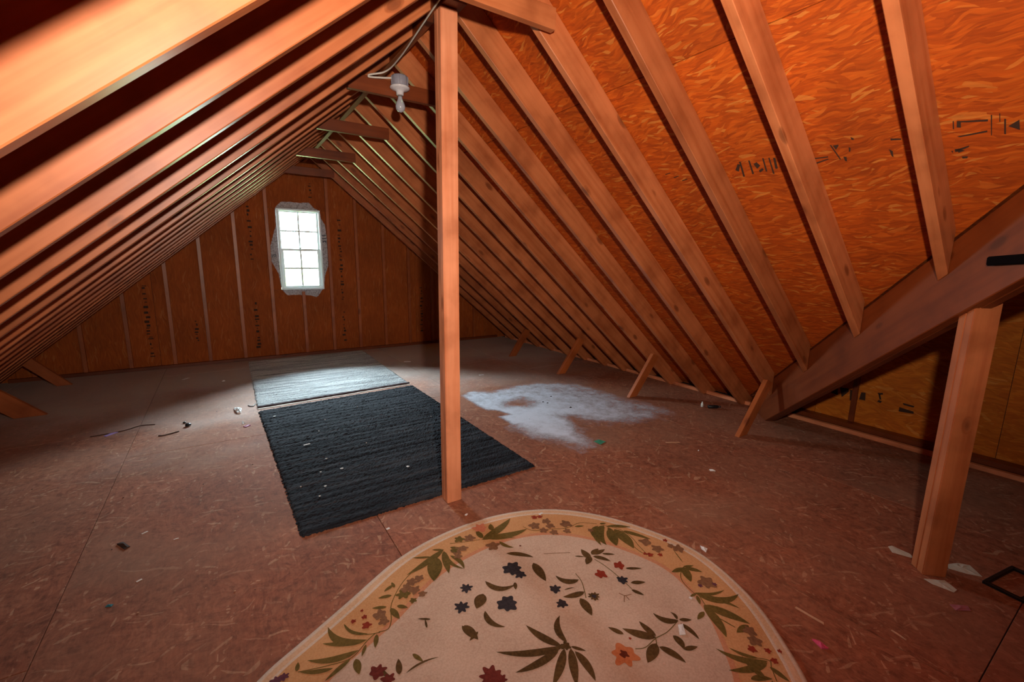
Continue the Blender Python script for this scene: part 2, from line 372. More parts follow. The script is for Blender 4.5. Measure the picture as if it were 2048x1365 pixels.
felt(rect(XR, XW+0.1, LEN+0.05, [(-1, CT, -XR)]), (0, YC, ZS), (1,0,0), (0,-CT,-ST), (0,-ST,CT))

# ridge boards
def place_rel(o, m): o.matrix_local = m
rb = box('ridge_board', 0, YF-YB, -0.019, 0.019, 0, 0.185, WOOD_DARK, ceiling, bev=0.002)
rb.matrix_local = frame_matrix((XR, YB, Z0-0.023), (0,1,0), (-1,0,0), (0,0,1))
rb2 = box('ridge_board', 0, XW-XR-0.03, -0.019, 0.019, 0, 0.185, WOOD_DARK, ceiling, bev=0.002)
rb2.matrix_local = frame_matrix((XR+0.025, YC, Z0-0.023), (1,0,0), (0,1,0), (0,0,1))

# rafters: near faces at Y-0.038, far faces at Y
RY = [-0.194, 0.213, 0.619, 1.026, 1.432, 1.838, 2.245, 2.651, 3.058, 3.42, 3.75, 4.08, 4.46, 4.83, 5.20, 5.56, 5.93, 6.30]
def rafter(side, y1, xe0, xe1, parent=ceiling, cut='valley'):
    """2x6 on the slope; xe0/xe1 = horizontal run of its end on the near and the far face"""
    polys = []
    for y, xe in ((y1-0.038, xe0), (y1, xe1)):
        d0 = 0.019
        zu0 = Z0-SL*d0
        pts = [(d0, zu0), (xe, Z0-SL*xe), (xe, Z0+0.183-SL*xe), (d0, zu0+0.183)]
        if Z0-SL*xe < 0:            # cut level on the floor plate
            xa = Z0/SL; xb = (Z0+0.183)/SL
            pts = [(d0, zu0), (xa-0.002, 0.0015), (xb-0.004, 0.0015), (d0, zu0+0.183)]
        polys.append([(XR+side*p[0], y, p[1]) for p in pts])
    m = frame_matrix((XR, y1, Z0), (side*CT, 0, -ST), (0, -side, 0), (side*ST, 0, CT))
    mi = m.inverted()
    o = prism('rafter', [mi @ Vector(p) for p in polys[0]], [mi @ Vector(p) for p in polys[1]], WOOD, parent, bev=0.0025)
    o.matrix_local = m
    return o
for y in RY:
    rafter(-1, y, 99, 99)
    e0 = (y-0.038-YC)-0.03; e1 = (y-YC)-0.03
    if e1*SL > Z0: e0 = e1 = 99
    if e1 > 0.3: rafter(1, y, min(e0, 99), min(e1, 99))
# jack rafters of the cross gable, beyond the valley
for x in (2.55, 2.956, 3.363, 3.769):
    d0 = 0.019; d1 = (x-XR)-0.09
    pts = [(YC+d0, Z0-SL*d0), (YC+d1, Z0-SL*d1), (YC+d1, Z0+0.183-SL*d1), (YC+d0, Z0+0.183-SL*d0)]
    m = frame_matrix((x, YC, Z0), (0, CT, -ST), (1, 0, 0), (0, ST, CT)); mi = m.inverted()
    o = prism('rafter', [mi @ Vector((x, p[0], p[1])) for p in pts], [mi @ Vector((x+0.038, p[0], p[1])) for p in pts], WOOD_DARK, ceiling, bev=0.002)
    o.matrix_local = m

# stamps printed on the roof panels (flat ink, a = y, b = slope distance)
def stamps(name, quads, org, ax, ay, an, parent, lift=-0.0015):
    vs = []; fs = []
    for q in quads:
        i = len(vs)
        for a, b in q: vs.append(Vector(org)+Vector(ax)*a+Vector(ay)*b+Vector(an)*lift)
        fs.append(tuple(range(i, i+len(q))))
    o = mesh(name, vs, fs, INK, parent, recalc=False); o['kind'] = 'stuff'; return o
STAMP1 = [[(0.539,1.457),(0.529,1.46),(0.531,1.487),(0.541,1.483)],[(0.529,1.46),(0.465,1.473),(0.466,1.481),(0.53,1.466)],[(0.544,1.521),(0.469,1.516),(0.469,1.523),(0.536,1.526)],[(0.549,1.455),(0.546,1.455),(0.548,1.489),(0.551,1.487)],[(0.458,1.457),(0.455,1.459),(0.459,1.54),(0.461,1.538)],[(0.439,1.457),(0.437,1.459),(0.438,1.491),(0.44,1.491)],[(0.429,1.482),(0.425,1.483),(0.427,1.544),(0.431,1.542)],[(0.421,1.513),(0.396,1.495),(0.396,1.535)],[(0.554,1.578),(0.516,1.567),(0.517,1.574),(0.552,1.588)],[(0.554,1.574),(0.543,1.574),(0.528,1.587),(0.544,1.592)],[(0.563,1.58),(0.558,1.579),(0.56,1.591)],[(0.538,1.611),(0.522,1.613),(0.524,1.622),(0.536,1.62)]]
STAMP2 = [[(1.344,1.507),(1.319,1.473),(1.309,1.480),(1.330,1.519)],[(1.308,1.461),(1.300,1.464),(1.312,1.554),(1.321,1.554)],[(1.264,1.464),(1.257,1.465),(1.264,1.546),(1.273,1.548)],[(1.247,1.489),(1.230,1.481),(1.220,1.505),(1.240,1.520)],[(1.235,1.530),(1.215,1.520),(1.213,1.532),(1.235,1.545)],[(1.198,1.464),(1.192,1.466),(1.200,1.545),(1.207,1.542)],[(1.172,1.47),(1.166,1.468),(1.173,1.565),(1.18,1.563)],[(1.152,1.474),(1.142,1.476),(1.150,1.537),(1.161,1.537)],[(1.002,1.512),(0.939,1.515),(0.941,1.521),(1.004,1.518)],[(1.003,1.540),(0.942,1.527),(0.941,1.532),(1.004,1.548)],[(1.002,1.512),(0.996,1.515),(1.001,1.544),(1.006,1.542)],[(0.921,1.461),(0.916,1.462),(0.897,1.541),(0.902,1.54)],[(0.911,1.466),(0.891,1.466),(0.893,1.474),(0.905,1.490)],[(0.887,1.529),(0.876,1.533),(0.879,1.556),(0.885,1.553)],[(0.844,1.441),(0.835,1.450),(0.837,1.458),(0.844,1.453)],[(0.859,1.486),(0.854,1.494),(0.859,1.512),(0.863,1.508)],[(0.724,1.481),(0.692,1.489),(0.694,1.495),(0.724,1.490)],[(0.735,1.529),(0.725,1.540),(0.727,1.570),(0.732,1.561)]]
STAMP4 = [[(1.70+0.03*k, 1.50+0.005*(k % 3)), (1.69+0.03*k, 1.50), (1.675+0.03*k, 1.53+0.006*(k % 2)), (1.69+0.03*k, 1.532)] for k in range(3)]
STAMP5 = [[(1.735-0.04*k, 1.455+0.03*k), (1.70-0.04*k, 1.45+0.03*k), (1.70-0.04*k, 1.455+0.03*k), (1.735-0.04*k, 1.461+0.03*k)] for k in range(3)]
st = [apex, (0,1,0), (CT,0,-ST), (ST,0,CT)]
stamps('panel_stamp', STAMP1, *st, ceiling); stamps('panel_stamp', STAMP2, *st, ceiling)
stamps('panel_stamp', STAMP5, *st, ceiling)

# ---- far gable wall with window opening
WX0, WX1, WZ0, WZ1 = 0.670, 1.198, 0.910, 1.958
wall_far = empty('wall_far', (0, YF, 0), kind='structure')
def wall_panel(parent, poly, org, ax, ay, an, m=OSB_WALL, name='osb_panel', th=0.011):
    la = min(p[0] for p in poly); lb = min(p[1] for p in poly)
    o = prism(name, [(p[0]-la, p[1]-lb, 0) for p in poly], [(p[0]-la, p[1]-lb, th) for p in poly], m, parent, bev=0)
    mw = frame_matrix(Vector(org)+Vector(ax)*la+Vector(ay)*lb, ax, ay, an)
    o.matrix_local = pinv(parent) @ mw
    return o
gcons = [(-SL, 1, ZS-SL*XR-0.002), (SL, 1, ZS+SL*XR-0.002)]
px = [-2.20, -1.90, -0.682, 0.537, 1.310, 2.53, 3.75, 4.2]
# strands run vertically: local x = z
def vert_panel(parent, poly_xz, y, m=OSB_WALL):
    poly = [(p[1], p[0]) for p in poly_xz]
    return wall_panel(parent, poly, (0, y, 0), (0,0,1), (1,0,0), (0,1,0), m)
for a, b in zip(px, px[1:]):
    g = 0.0015
    rects = [(a+g, b-g, 0.0, 2.44-g), (a+g, b-g, 2.44+g, 3.0)]
    if abs(a-0.537) < 1e-3:
        rects = [(a+g, b-g, 0.0, WZ0-0.002), (a+g, WX0-0.002, WZ0, WZ1), (WX1+0.002, b-g, WZ0, WZ1), (a+g, b-g, WZ1+0.002, 2.44), (a+g, b-g, 2.443, 3.0)]
    for x0, x1, z0, z1 in rects:
        poly = [(x0, z0), (x1, z0), (x1, z1), (x0, z1)]
        for c in gcons: poly = clip(poly, *c)
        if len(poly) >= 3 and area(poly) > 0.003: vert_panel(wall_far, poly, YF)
# siding outside closes the joints, open only at the window
def outer(parent, x0, x1, z0, z1, y):
    poly = [(x0, z0), (x1, z0), (x1, z1), (x0, z1)]
    for c in gcons: poly = clip(poly, *c)
    if len(poly) >= 3: wall_panel(parent, [(p[1], p[0]) for p in poly], (0, y, 0), (0,0,1), (1,0,0), (0,1,0), FELT, 'siding')
outer(wall_far, -2.3, WX0-0.002, -0.1, 3, YF+0.0125); outer(wall_far, WX1+0.002, 4.4, -0.1, 3, YF+0.0125)
outer(wall_far, WX0-0.002, WX1+0.002, -0.1, WZ0, YF+0.0125); outer(wall_far, WX0-0.002, WX1+0.002, WZ1, 3, YF+0.0125)
# studs of the gable wall
for x in (-1.75, -1.35, -0.957, -0.545, -0.19, 0.19, 0.555, 0.93, 1.292, 1.66, 2.04, 2.42, 2.80, 3.18, 3.55):
    top = ZS-SL*abs(x-XR)-0.03; z0 = 0.039
    if abs(x-0.93) < 0.01: top = WZ0-0.03
    if top < z0+0.15: continue
    beam('stud', (x, YF-0.0165, z0), (x, YF-0.0165, top), 0.038, 0.032, WOOD_STUD, wall_far, up=(0,1,0), bev=0.0015)
beam('bottom_plate', (-1.95, YF-0.024, 0.019), (4.0, YF-0.024, 0.019), 0.046, 0.037, WOOD_DARK, wall_far, bev=0.0015)

# torn house wrap showing round the window, in the one bay
WRAP, t_, b_ = mat('grey_house_wrap'); lk = t_.links.new
tcn = node(t_, 'ShaderNodeTexCoord'); nz = node(t_, 'ShaderNodeTexNoise'); nz.inputs['Scale'].default_value = 60; nz.inputs['Detail'].default_value = 5
lk(tcn.outputs['Object'], nz.inputs['Vector']); rp = ramp(t_, [(0.35, (0.26,0.24,0.25)), (0.6, (0.50,0.50,0.54))]); lk(nz.outputs['Fac'], rp.inputs[0]); lk(rp.outputs[0], b_.inputs['Base Color'])
b_.inputs['Roughness'].default_value = 0.6
PATCH = [(0.661,1.960),(0.736,2.041),(0.83,2.048),(0.953,2.043),(1.071,2.057),(1.136,1.985),(1.20,1.962),(1.213,1.855),(1.258,1.779),(1.270,1.62),(1.270,1.425),(1.270,1.229),(1.222,1.097),(1.195,0.905),(1.172,0.894),(1.104,0.796),(1.003,0.827),(0.844,0.837),(0.727,0.835),(0.683,0.9),(0.665,0.95),(0.647,1.122),(0.590,1.25),(0.577,1.277),(0.577,1.47),(0.60,1.552),(0.636,1.675),(0.656,1.72)]
INNER = [(WX0-0.002, WZ1+0.002), (WX1+0.002, WZ1+0.002), (WX1+0.002, WZ0-0.002), (WX0-0.002, WZ0-0.002)]
def ring_patch():
    cx, cz = 0.934, 1.434
    def inner_at(a):
        dx, dz = math.cos(a), math.sin(a); hx, hz = (WX1-WX0)/2+0.001, (WZ1-WZ0)/2+0.001
        s = min(hx/abs(dx) if abs(dx) > 1e-6 else 9, hz/abs(dz) if abs(dz) > 1e-6 else 9); return (cx+dx*s, cz+dz*s), s
    vs = []; fs = []; n = 180
    P = PATCH
    def outer_at(a):
        dx, dz = math.cos(a), math.sin(a); best = 0
        for i in range(len(P)):
            x1, z1 = P[i][0]-cx, P[i][1]-cz; x2, z2 = P[(i+1) % len(P)][0]-cx, P[(i+1) % len(P)][1]-cz
            ex, ez = x2-x1, z2-z1; det = -dx*ez+dz*ex
            if abs(det) < 1e-9: continue
            s = (-x1*ez+z1*ex)/det; u = (dx*z1-dz*x1)/det
            if s > 0 and -1e-6 <= u <= 1+1e-6: best = max(best, s)
        return best
    for k in range(n):
        a = 2*math.pi*k/n; (ix, iz), s = inner_at(a); so = max(outer_at(a), s+0.002)
        w = 0.002*math.sin(k*1.7)
        vs += [(ix, YF-0.0015, iz), (cx+math.cos(a)*(so+w), YF-0.004-0.003*(k % 3 == 0), cz+math.sin(a)*(so+w))]
    for k in range(n):
        j = (k+1) % n; fs.append((2*k, 2*k+1, 2*j+1, 2*j))
    me_v = [(v[0]-cx, v[1]-YF, v[2]-cz) for v in vs]
    o = mesh('house_wrap', me_v, fs, WRAP); o.location = (cx, YF, cz)
    md = o.modifiers.new('s', 'SOLIDIFY'); md.thickness = 0.0012
    tag(o, 'torn grey house wrap on the board around the far window', 'house wrap')
    # printed marks on the wrap
    gi = plain('grey_print', (0.10,0.12,0.16), 0.7)
    def mk(quads):
        v = []; f = []
        for q in quads:
            i = len(v); v += [(x-cx, -0.0085, z-cz) for x, z in q]; f.append(tuple(range(i, i+len(q))))
        mesh('print', v, f, gi, o, recalc=False)['kind'] = 'stuff'
    mk([[(1.212,1.640),(1.262,1.645),(1.262,1.632),(1.212,1.627)], [(1.212,1.600),(1.262,1.603),(1.262,1.590),(1.212,1.588)], [(1.22,1.565),(1.262,1.566),(1.262,1.552),(1.22,1.551)], [(1.218,1.565),(1.228,1.565),(1.228,1.535),(1.218,1.535)], [(1.250,1.565),(1.262,1.565),(1.262,1.535),(1.250,1.535)],
        [(0.585,1.37),(0.592,1.37),(0.592,1.33),(0.585,1.33)], [(0.605,1.372),(0.635,1.372),(0.635,1.364),(0.605,1.364)], [(0.605,1.372),(0.612,1.372),(0.612,1.35),(0.605,1.35)], [(0.605,1.353),(0.635,1.353),(0.635,1.347),(0.605,1.347)], [(0.628,1.372),(0.635,1.372),(0.635,1.33),(0.628,1.33)]])
ring_patch()
# ink columns stamped down the gable boards
def gable_ink(x, z0, z1, w, seed):
    rnd = random.Random(seed); q = []; z = z0
    while z < z1:
        h = rnd.uniform(0.008, 0.03); ww = rnd.uniform(0.3, 1)*w; xo = x+rnd.uniform(-0.2, 0.2)*w
        q.append([(xo-ww/2, z), (xo+ww/2, z), (xo+ww/2, z+h), (xo-ww/2, z+h)]); z += h+rnd.uniform(0.008, 0.06)
    vs = []; fs = []
    for p in q:
        i = len(vs); vs += [(a, -0.0022, b) for a, b in p]; fs.append(tuple(range(i, i+4)))
    mesh('panel_stamp', vs, fs, INK, wall_far, recalc=False)['kind'] = 'stuff'
for x, z0, z1, w, sd in ((-0.76, 0.15, 1.0, 0.05, 1), (0.35, 0.15, 0.75, 0.05, 2), (0.36, 1.3, 2.0, 0.05, 3), (1.44, 0.75, 1.9, 0.05, 4), (1.44, 0.15, 0.6, 0.045, 5), (2.62, 0.2, 0.9, 0.05, 6), (-0.30, 0.3, 0.55, 0.04, 7), (1.10, 2.12, 2.3, 0.04, 8)):
    gable_ink(x, z0, z1, w, sd)

# ---- window
window_1 = empty('window_1', (0.934, YF, 1.434), kind='structure')
def wbox(name, x0, x1, y0, y1, z0, z1, m=VINYL, bev=0.002, par=None):
    o = box(name, x0-0.934, x1-0.934, y0, y1, z0-1.434, z1-1.434, m, par or window_1, bev=bev); return o
fw = 0.022
wbox('frame_rail', WX0, WX1, -0.035, 0.06, WZ1-fw, WZ1); wbox('frame_rail', WX0, WX1, -0.035, 0.06, WZ0, WZ0+fw)
wbox('frame_jamb', WX0, WX0+fw, -0.035, 0.06, WZ0+fw, WZ1-fw); wbox('frame_jamb', WX1-fw, WX1, -0.035, 0.06, WZ0+fw, WZ1-fw)
ZM = 1.432
def sash(z0, z1, y, rail, name):
    x0, x1 = WX0+fw, WX1-fw; st_ = rail
    sh_ = empty(name); sh_.parent = window_1
    wbox('rail', x0, x1, y, y+0.026, z1-st_*0.8, z1, par=sh_); wbox('rail', x0, x1, y, y+0.026, z0, z0+st_*0.8, par=sh_)
    wbox('stile', x0, x0+st_, y, y+0.026, z0+st_*0.8, z1-st_*0.8, par=sh_); wbox('stile', x1-st_, x1, y, y+0.026, z0+st_*0.8, z1-st_*0.8, par=sh_)
    xm = (x0+x1)/2; zm = (z0+z1)/2
    wbox('muntin', xm-0.011, xm+0.011, y+0.010, y+0.016, z0+st_*0.8, z1-st_*0.8, bev=0.0005, par=sh_)
    wbox('muntin', x0+st_, x1-st_, y+0.0105, y+0.0155, zm-0.011, zm+0.011, bev=0.0005, par=sh_)
    o = wbox('pane', x0+st_-0.004, x1-st_+0.004, y+0.018, y+0.019, z0+st_*0.7, z1-st_*0.7, GLASS, bev=0, par=sh_)
sash(ZM-0.012, WZ1-fw, 0.030, 0.022, 'upper_sash')
sash(WZ0+fw, ZM+0.018, 0.000, 0.036, 'lower_sash')
LATCH = plain('grey_latch', (0.45,0.5,0.52), 0.4)
wbox('sash_lock', 0.905, 0.963, -0.012, 0.012, ZM+0.019, ZM+0.032, LATCH, bev=0.004)

# ---- right end wall of the cross gable, floor edge in front of it
wall_right = empty('wall_right', (XW, 0, 0), kind='structure')
rc = [(-SL, 1, ZS-SL*YC-0.002), (SL, 1, ZS+SL*YC-0.002)]
py = [-3.95, -2.75, -1.53, -0.31, 0.58, 1.70, 2.6]
for a, b in zip(py, py[1:]):
    poly = [(a+0.0015, -0.015), (b-0.0015, -0.015), (b-0.0015, 3.0), (a+0.0015, 3.0)]
    for c in rc: poly = clip(poly, *c)
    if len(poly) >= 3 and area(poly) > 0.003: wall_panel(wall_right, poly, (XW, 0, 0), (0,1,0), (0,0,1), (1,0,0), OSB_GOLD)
poly = [(-4.1, -0.1), (2.4, -0.1), (2.4, 3.0), (-4.1, 3.0)]
for c in rc: poly = clip(poly, *c)
wall_panel(wall_right, poly, (XW+0.0125, 0, 0), (0,1,0), (0,0,1), (1,0,0), FELT, 'siding')
for y in (1.905, 1.42, 0.42, -0.01, -0.42, -0.83):
    top = ZS-SL*abs(y-YC)-0.05
    beam('stud', (XW-0.014, y, 0.04), (XW-0.014, y, top), 0.026, 0.036, WOOD_DARK, wall_right, up=(0,1,0), bev=0.001)
beam('bottom_plate', (XW-0.045, -3.9, 0.020), (XW-0.045, 2.30, 0.020), 0.089, 0.038, WOOD_DARK, wall_right, bev=0.001)
S3 = [[(1.604,0.316),(1.554,0.308),(1.544,0.233),(1.595,0.239)],[(1.537,0.303),(1.473,0.309),(1.47,0.282),(1.514,0.222)],[(1.463,0.300),(1.44,0.302),(1.43,0.215),(1.455,0.21)],[(1.424,0.305),(1.405,0.307),(1.40,0.23),(1.42,0.225)],[(1.384,0.30),(1.354,0.303),(1.349,0.238),(1.392,0.236)],[(1.278,0.322),(1.244,0.331),(1.240,0.318),(1.266,0.308)],[(1.272,0.318),(1.258,0.312),(1.246,0.275),(1.258,0.27)],[(1.262,0.268),(1.240,0.262),(1.248,0.245),(1.272,0.252)],[(1.128,0.246),(1.041,0.236),(1.038,0.218),(1.129,0.211)],[(1.114,0.285),(1.041,0.280),(1.046,0.266),(1.105,0.270)]]
stamps('panel_stamp', S3, (-0.0015, 0, 0), (0,1,0), (0,0,1), (1,0,0), wall_right, lift=0)
trim_1 = box('trim_1', 0, 6.55-(-3.9), -0.019, 0.019, 0.0, 0.048, WOOD_POST, None, bev=0.002)  # lighter post wood paints in the daylight the strip catches
trim_1.matrix_world = frame_matrix((4.142, -3.9, -0.018), (0,1,0), (-1,0,0), (0,0,1)); tag(trim_1, kind='structure')

# ---- back wall (behind the photographer)
wall_back = empty('wall_back', (0, YB, 0), kind='structure')
for a, b in zip([-2.2, -0.98, 0.24, 1.46, 2.68, 3.9], [-0.98, 0.24, 1.46, 2.68, 3.9, 4.3]):
    poly = [(a+0.0015, 0.0), (b-0.0015, 0.0), (b-0.0015, 3.0), (a+0.0015, 3.0)]
    for c in gcons: poly = clip(poly, *c)
    if len(poly) >= 3 and area(poly) > 0.003:
        poly = [(p[1], p[0]) for p in poly]
        wall_panel(wall_back, poly, (0, YB, 0), (0,0,1), (1,0,0), (0,-1,0))

wall_panel(wall_back, [(0, -2.3), (0, 4.4), (2.8, XR+0.02), (2.8, XR-0.02)], (0, YB-0.0125, 0), (0,0,1), (1,0,0), (0,-1,0), FELT, 'siding')

# ------------------------------------------------------------------ posts, valley beam, ties, braces
POST = empty('support_post', (0.989, 2.118, 0), 'tall pale doubled two-by-four post standing in the middle under the ridge', 'post')
def post_board(parent, name, x0, x1, y0, y1, z0, z1, m, sway):
    """board of stacked slices so that it bows a little, local X = up the grain"""
    n = 14; vs = []; fs = []
    for i in range(n+1):
        t = i/n; z = z0+(z1-z0)*t; dx = sway*math.sin(math.pi*t)
        for x, y in ((x0, y0), (x1, y0), (x1, y1), (x0, y1)): vs.append((z, x+dx, y))
    for i in range(n):
        for k in range(4): fs.append((4*i+k, 4*i+(k+1) % 4, 4*(i+1)+(k+1) % 4, 4*(i+1)+k))
    fs.append((0,1,2,3)); fs.append(tuple(4*n+k for k in range(4)))
    o = mesh(name, vs, fs, m, parent)
    bm = bmesh.new(); bm.from_mesh(o.data)
    ed = [e for e in bm.edges if len(e.link_faces) == 2 and e.calc_face_angle() > 1.0]
    bmesh.ops.bevel(bm, geom=ed, offset=0.003, segments=2, affect='EDGES'); bm.to_mesh(o.data); bm.free()
    return o
for y0, y1, sw in ((-0.038, -0.0005, -0.004), (0.0005, 0.038, -0.001)):
    b = post_board(POST, 'board', -0.043, 0.043, y0, y1, 0.001, 2.475, WOOD_POST, sw)
    b.matrix_local = frame_matrix((0,0,0), (0,0,1), (1,0,0), (0,1,0))
blk = beam('ridge_block', (1.002, 2.02, 2.515), (1.002, 2.26, 2.515), 0.10, 0.076, WOOD_DARK, None, bev=0.003)
tag(blk, 'short dark wood block between the middle post and the ridge board', 'wood block')

VP = empty('valley_post', (2.520, 0.460, 0), 'thick orange two-by-four post at right holding up the slanted valley beam', 'post')
VP.rotation_euler = (0, 0, math.radians(45))
for y0, y1 in ((-0.038, -0.0005), (0.0005, 0.038)):
    # local x along (1,1): narrow direction; the wide faces look to the camera side
    b = post_board(VP, 'board', -0.0445, 0.0445, y0, y1, 0.001, 1.215, WOOD, 0.0015)
    b.matrix_local = frame_matrix((0,0,0), (0,0,1), (0,-1,0), (1,0,0))

# valley beam: vertical faces in the plane x = y + 1.995
def vz(x): return Z0-SL*(x-XR)
VB = empty('valley_beam', (3.0, 1.0, 0), 'deep brown slanted valley beam the short right rafters run into', 'beam')
def valley_piece(name, off0, off1, zlow, ztop, x0, x1, m):
    nrm = Vector((1,-1,0)).normalized()
    P = []
    for off in (off0, off1):
        pts = []
        for x, dz in ((x0, zlow), (x1, zlow), (x1, ztop), (x0, ztop)):
            p = Vector((x, x-1.995, vz(x)+dz))+nrm*off; pts.append(p)
        # cut level at the floor
        P.append(pts)
    ax = (Vector((x1, x1-1.995, vz(x1)))-Vector((x0, x0-1.995, vz(x0)))).normalized(); az = nrm.cross(ax)
    mw = frame_matrix(P[0][0], ax, nrm, az); mi = mw.inverted()
    xf = [XR+(Z0+zlow-0.002)/SL, XR+(Z0+ztop-0.002)/SL]
    for k in range(2):
        o_ = nrm*(off0, off1)[k]
        P[k][1] = Vector((xf[0], xf[0]-1.995, 0.002))+o_
        P[k][2] = Vector((min(xf[1], 4.06), min(xf[1], 4.06)-1.995, max(0.002, vz(min(xf[1], 4.06))+ztop)))+o_
        P[k].insert(2, Vector((4.06, 4.06-1.995, 0.002))+o_)
    o = prism(name, [mi @ p for p in P[0]], [mi @ p for p in P[1]], m, VB, bev=0.003)
    o.matrix_local = pinv(VB) @ mw
VB.location = (3.0, 1.0, 0)
bpy.context.view_layer.update()
VBI = Matrix.Translation((-3.0, -1.0, 0))
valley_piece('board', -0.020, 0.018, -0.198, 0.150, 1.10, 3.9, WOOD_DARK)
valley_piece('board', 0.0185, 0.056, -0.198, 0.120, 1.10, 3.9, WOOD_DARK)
# plain black strip on the beam at the right edge of the view
nb = beam('black_strip', (2.415, 0.420-0.0, 1.352), (2.25, 0.255, 1.365), 0.012, 0.034, plain('strip_black', (0.004,0.003,0.004), 0.95, spec=0.05), None, up=(0,0,1), bev=0.005)
nb.location = nb.location + Vector((-0.024, 0.024, 0))
tag(nb, 'short black strip across the valley beam above the right post', 'strip')

# collar ties just under the ridge, each nailed to the near side of a rafter pair
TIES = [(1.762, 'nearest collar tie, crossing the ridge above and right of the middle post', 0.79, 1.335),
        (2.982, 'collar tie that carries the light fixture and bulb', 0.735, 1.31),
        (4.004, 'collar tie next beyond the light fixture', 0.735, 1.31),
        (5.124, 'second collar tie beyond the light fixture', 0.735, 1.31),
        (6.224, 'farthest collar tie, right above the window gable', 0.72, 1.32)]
for y, lb, x0, x1 in TIES:
    zb = 2.335; h = 0.089; yc = y-0.0195
    # ends clipped to the roof slope
    ztop = zb+h
    hw = (Z0+0.16-ztop)/SL
    pts = [(x0, zb), (x1, zb), (min(x1, XR+hw), ztop), (max(x0, XR-hw), ztop)]
    mw = frame_matrix((x0, yc, zb), (1,0,0), (0,1,0), (0,0,1)); mi = mw.inverted()
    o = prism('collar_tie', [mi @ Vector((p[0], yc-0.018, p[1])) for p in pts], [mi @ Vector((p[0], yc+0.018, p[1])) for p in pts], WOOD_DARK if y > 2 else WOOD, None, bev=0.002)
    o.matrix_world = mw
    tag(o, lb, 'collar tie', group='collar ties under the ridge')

# kick braces from floor to rafter
def brace(x0, x1, z1, y, lab, grp, w=0.089):
    a = Vector((x0, y, 0)); b = Vector((x1, y, z1)); d = (b-a).normalized(); n = Vector((-d.z, 0, d.x)) if x1 < x0 else Vector((d.z, 0, -d.x))
    # level foot: parallelogram
    L = []
    sgn = 1 if x1 > x0 else -1
    foot = w/abs(d.z)
    pts = [(x0, 0.0015), (x0+sgn*foot, 0.0015), (x1+sgn*foot*0.8, z1-0.04), (x1, z1)]
    mw = frame_matrix(a, d, (0,1,0), d.cross(Vector((0,1,0)))); mi = mw.inverted()
    o = prism('kick_brace', [mi @ Vector((p[0], y-0.036, p[1])) for p in pts], [mi @ Vector((p[0], y, p[1])) for p in pts], WOOD_STUD, None, bev=0.002)  # dimmer wood colour stands in for the weak flash at the eaves
    o.matrix_world = mw
    tag(o, lab, 'brace', group=grp)
gR, gL = 'kick braces along the right eave', 'kick braces along the left eave'
brace(3.264, 3.60, 0.42, 1.80, 'right kick brace nearest the camera, at the foot of the valley beam', gR)
brace(3.30, 3.62, 0.42, 2.95, 'right kick brace beside the white powder spill', gR)
brace(3.274, 3.59, 0.42, 4.036, 'third right kick brace, behind the powder spill', gR)
brace(3.31, 3.57, 0.38, 5.156, 'farthest kick brace on the right, close to the gable wall', gR)
brace(-1.325, -1.66, 0.34, 5.156, 'left kick brace nearer the camera, low at the picture edge', gL, 0.14)
brace(-1.388, -1.66, 0.32, 6.256, 'left kick brace in the dark corner by the gable wall', gL)

# ------------------------------------------------------------------ light fixture and cable
FX, FY = 1.036, 2.900
GP = plain('grey_plastic', (0.30,0.30,0.36), 0.45); PORC = plain('white_porcelain', (0.72,0.72,0.76), 0.2, spec=0.6)
LF = empty('ceiling_light', (FX, FY, 2.385), 'bare bulb in a white lampholder under a round grey box at the ridge', 'light fixture')
prof = [(0.030,0.062), (0.046,0.060), (0.050,0.052), (0.050,0.004), (0.046,0.0)]
lathe('junction_box', prof, GP, LF)
for k in range(10):
    a = 2*math.pi*k/10; o = beam('rib', (0.0515*math.cos(a), 0.0515*math.sin(a), 0.004), (0.0515*math.cos(a), 0.0515*math.sin(a), 0.055), 0.004, 0.004, GP, None, up=(1,0,0.01), bev=0.0005); o.parent = LF
lathe('lampholder', [(0.054,0.0), (0.060,-0.004), (0.060,-0.010), (0.050,-0.017), (0.030,-0.024), (0.023,-0.030), (0.0215,-0.048), (0.018,-0.050)], PORC, LF)
BULB, t_, b_ = mat('frosted_glass_bulb'); b_.inputs['Base Color'].default_value = (0.55,0.58,0.66,1); b_.inputs['Roughness'].default_value = 0.15
b_.inputs['Transmission Weight'].default_value = 0.35; b_.inputs['Specular IOR Level'].default_value = 0.6
lathe('bulb', [(0.013,-0.050), (0.014,-0.068), (0.018,-0.080), (0.025,-0.094), (0.029,-0.108), (0.0295,-0.120), (0.026,-0.132), (0.019,-0.141), (0.010,-0.146), (0.003,-0.1475)], BULB, LF)
lathe('bulb_cap', [(0.0135,-0.048), (0.0135,-0.060), (0.0125,-0.064)], plain('brass_cap', (0.5,0.5,0.5), 0.3, 0.8), LF)

NM = plain('white_cable_jacket', (0.66,0.62,0.56), 0.5)
cpts = [(0.985,2.900,2.425),(0.93,2.915,2.419),(0.862,2.93,2.414),(0.852,2.930,2.420),(0.868,2.925,2.428),(0.93,2.90,2.443),(0.961,2.85,2.457),(0.967,2.75,2.463),(0.966,2.62,2.468),(0.955,2.45,2.471),(0.947,2.3,2.477),(0.931,2.15,2.470),(0.914,2.0,2.462),(0.905,1.85,2.475),(0.94,1.60,2.52),(0.99,1.3,2.535),(1.01,0.9,2.54)]
cab = tube('electric_cable', smooth_path(cpts, 5), 0.0055, NM, None, seg=8, flat=0.55)
tag(cab, 'white electrical cable looping along the ridge to the light fixture', 'cable')

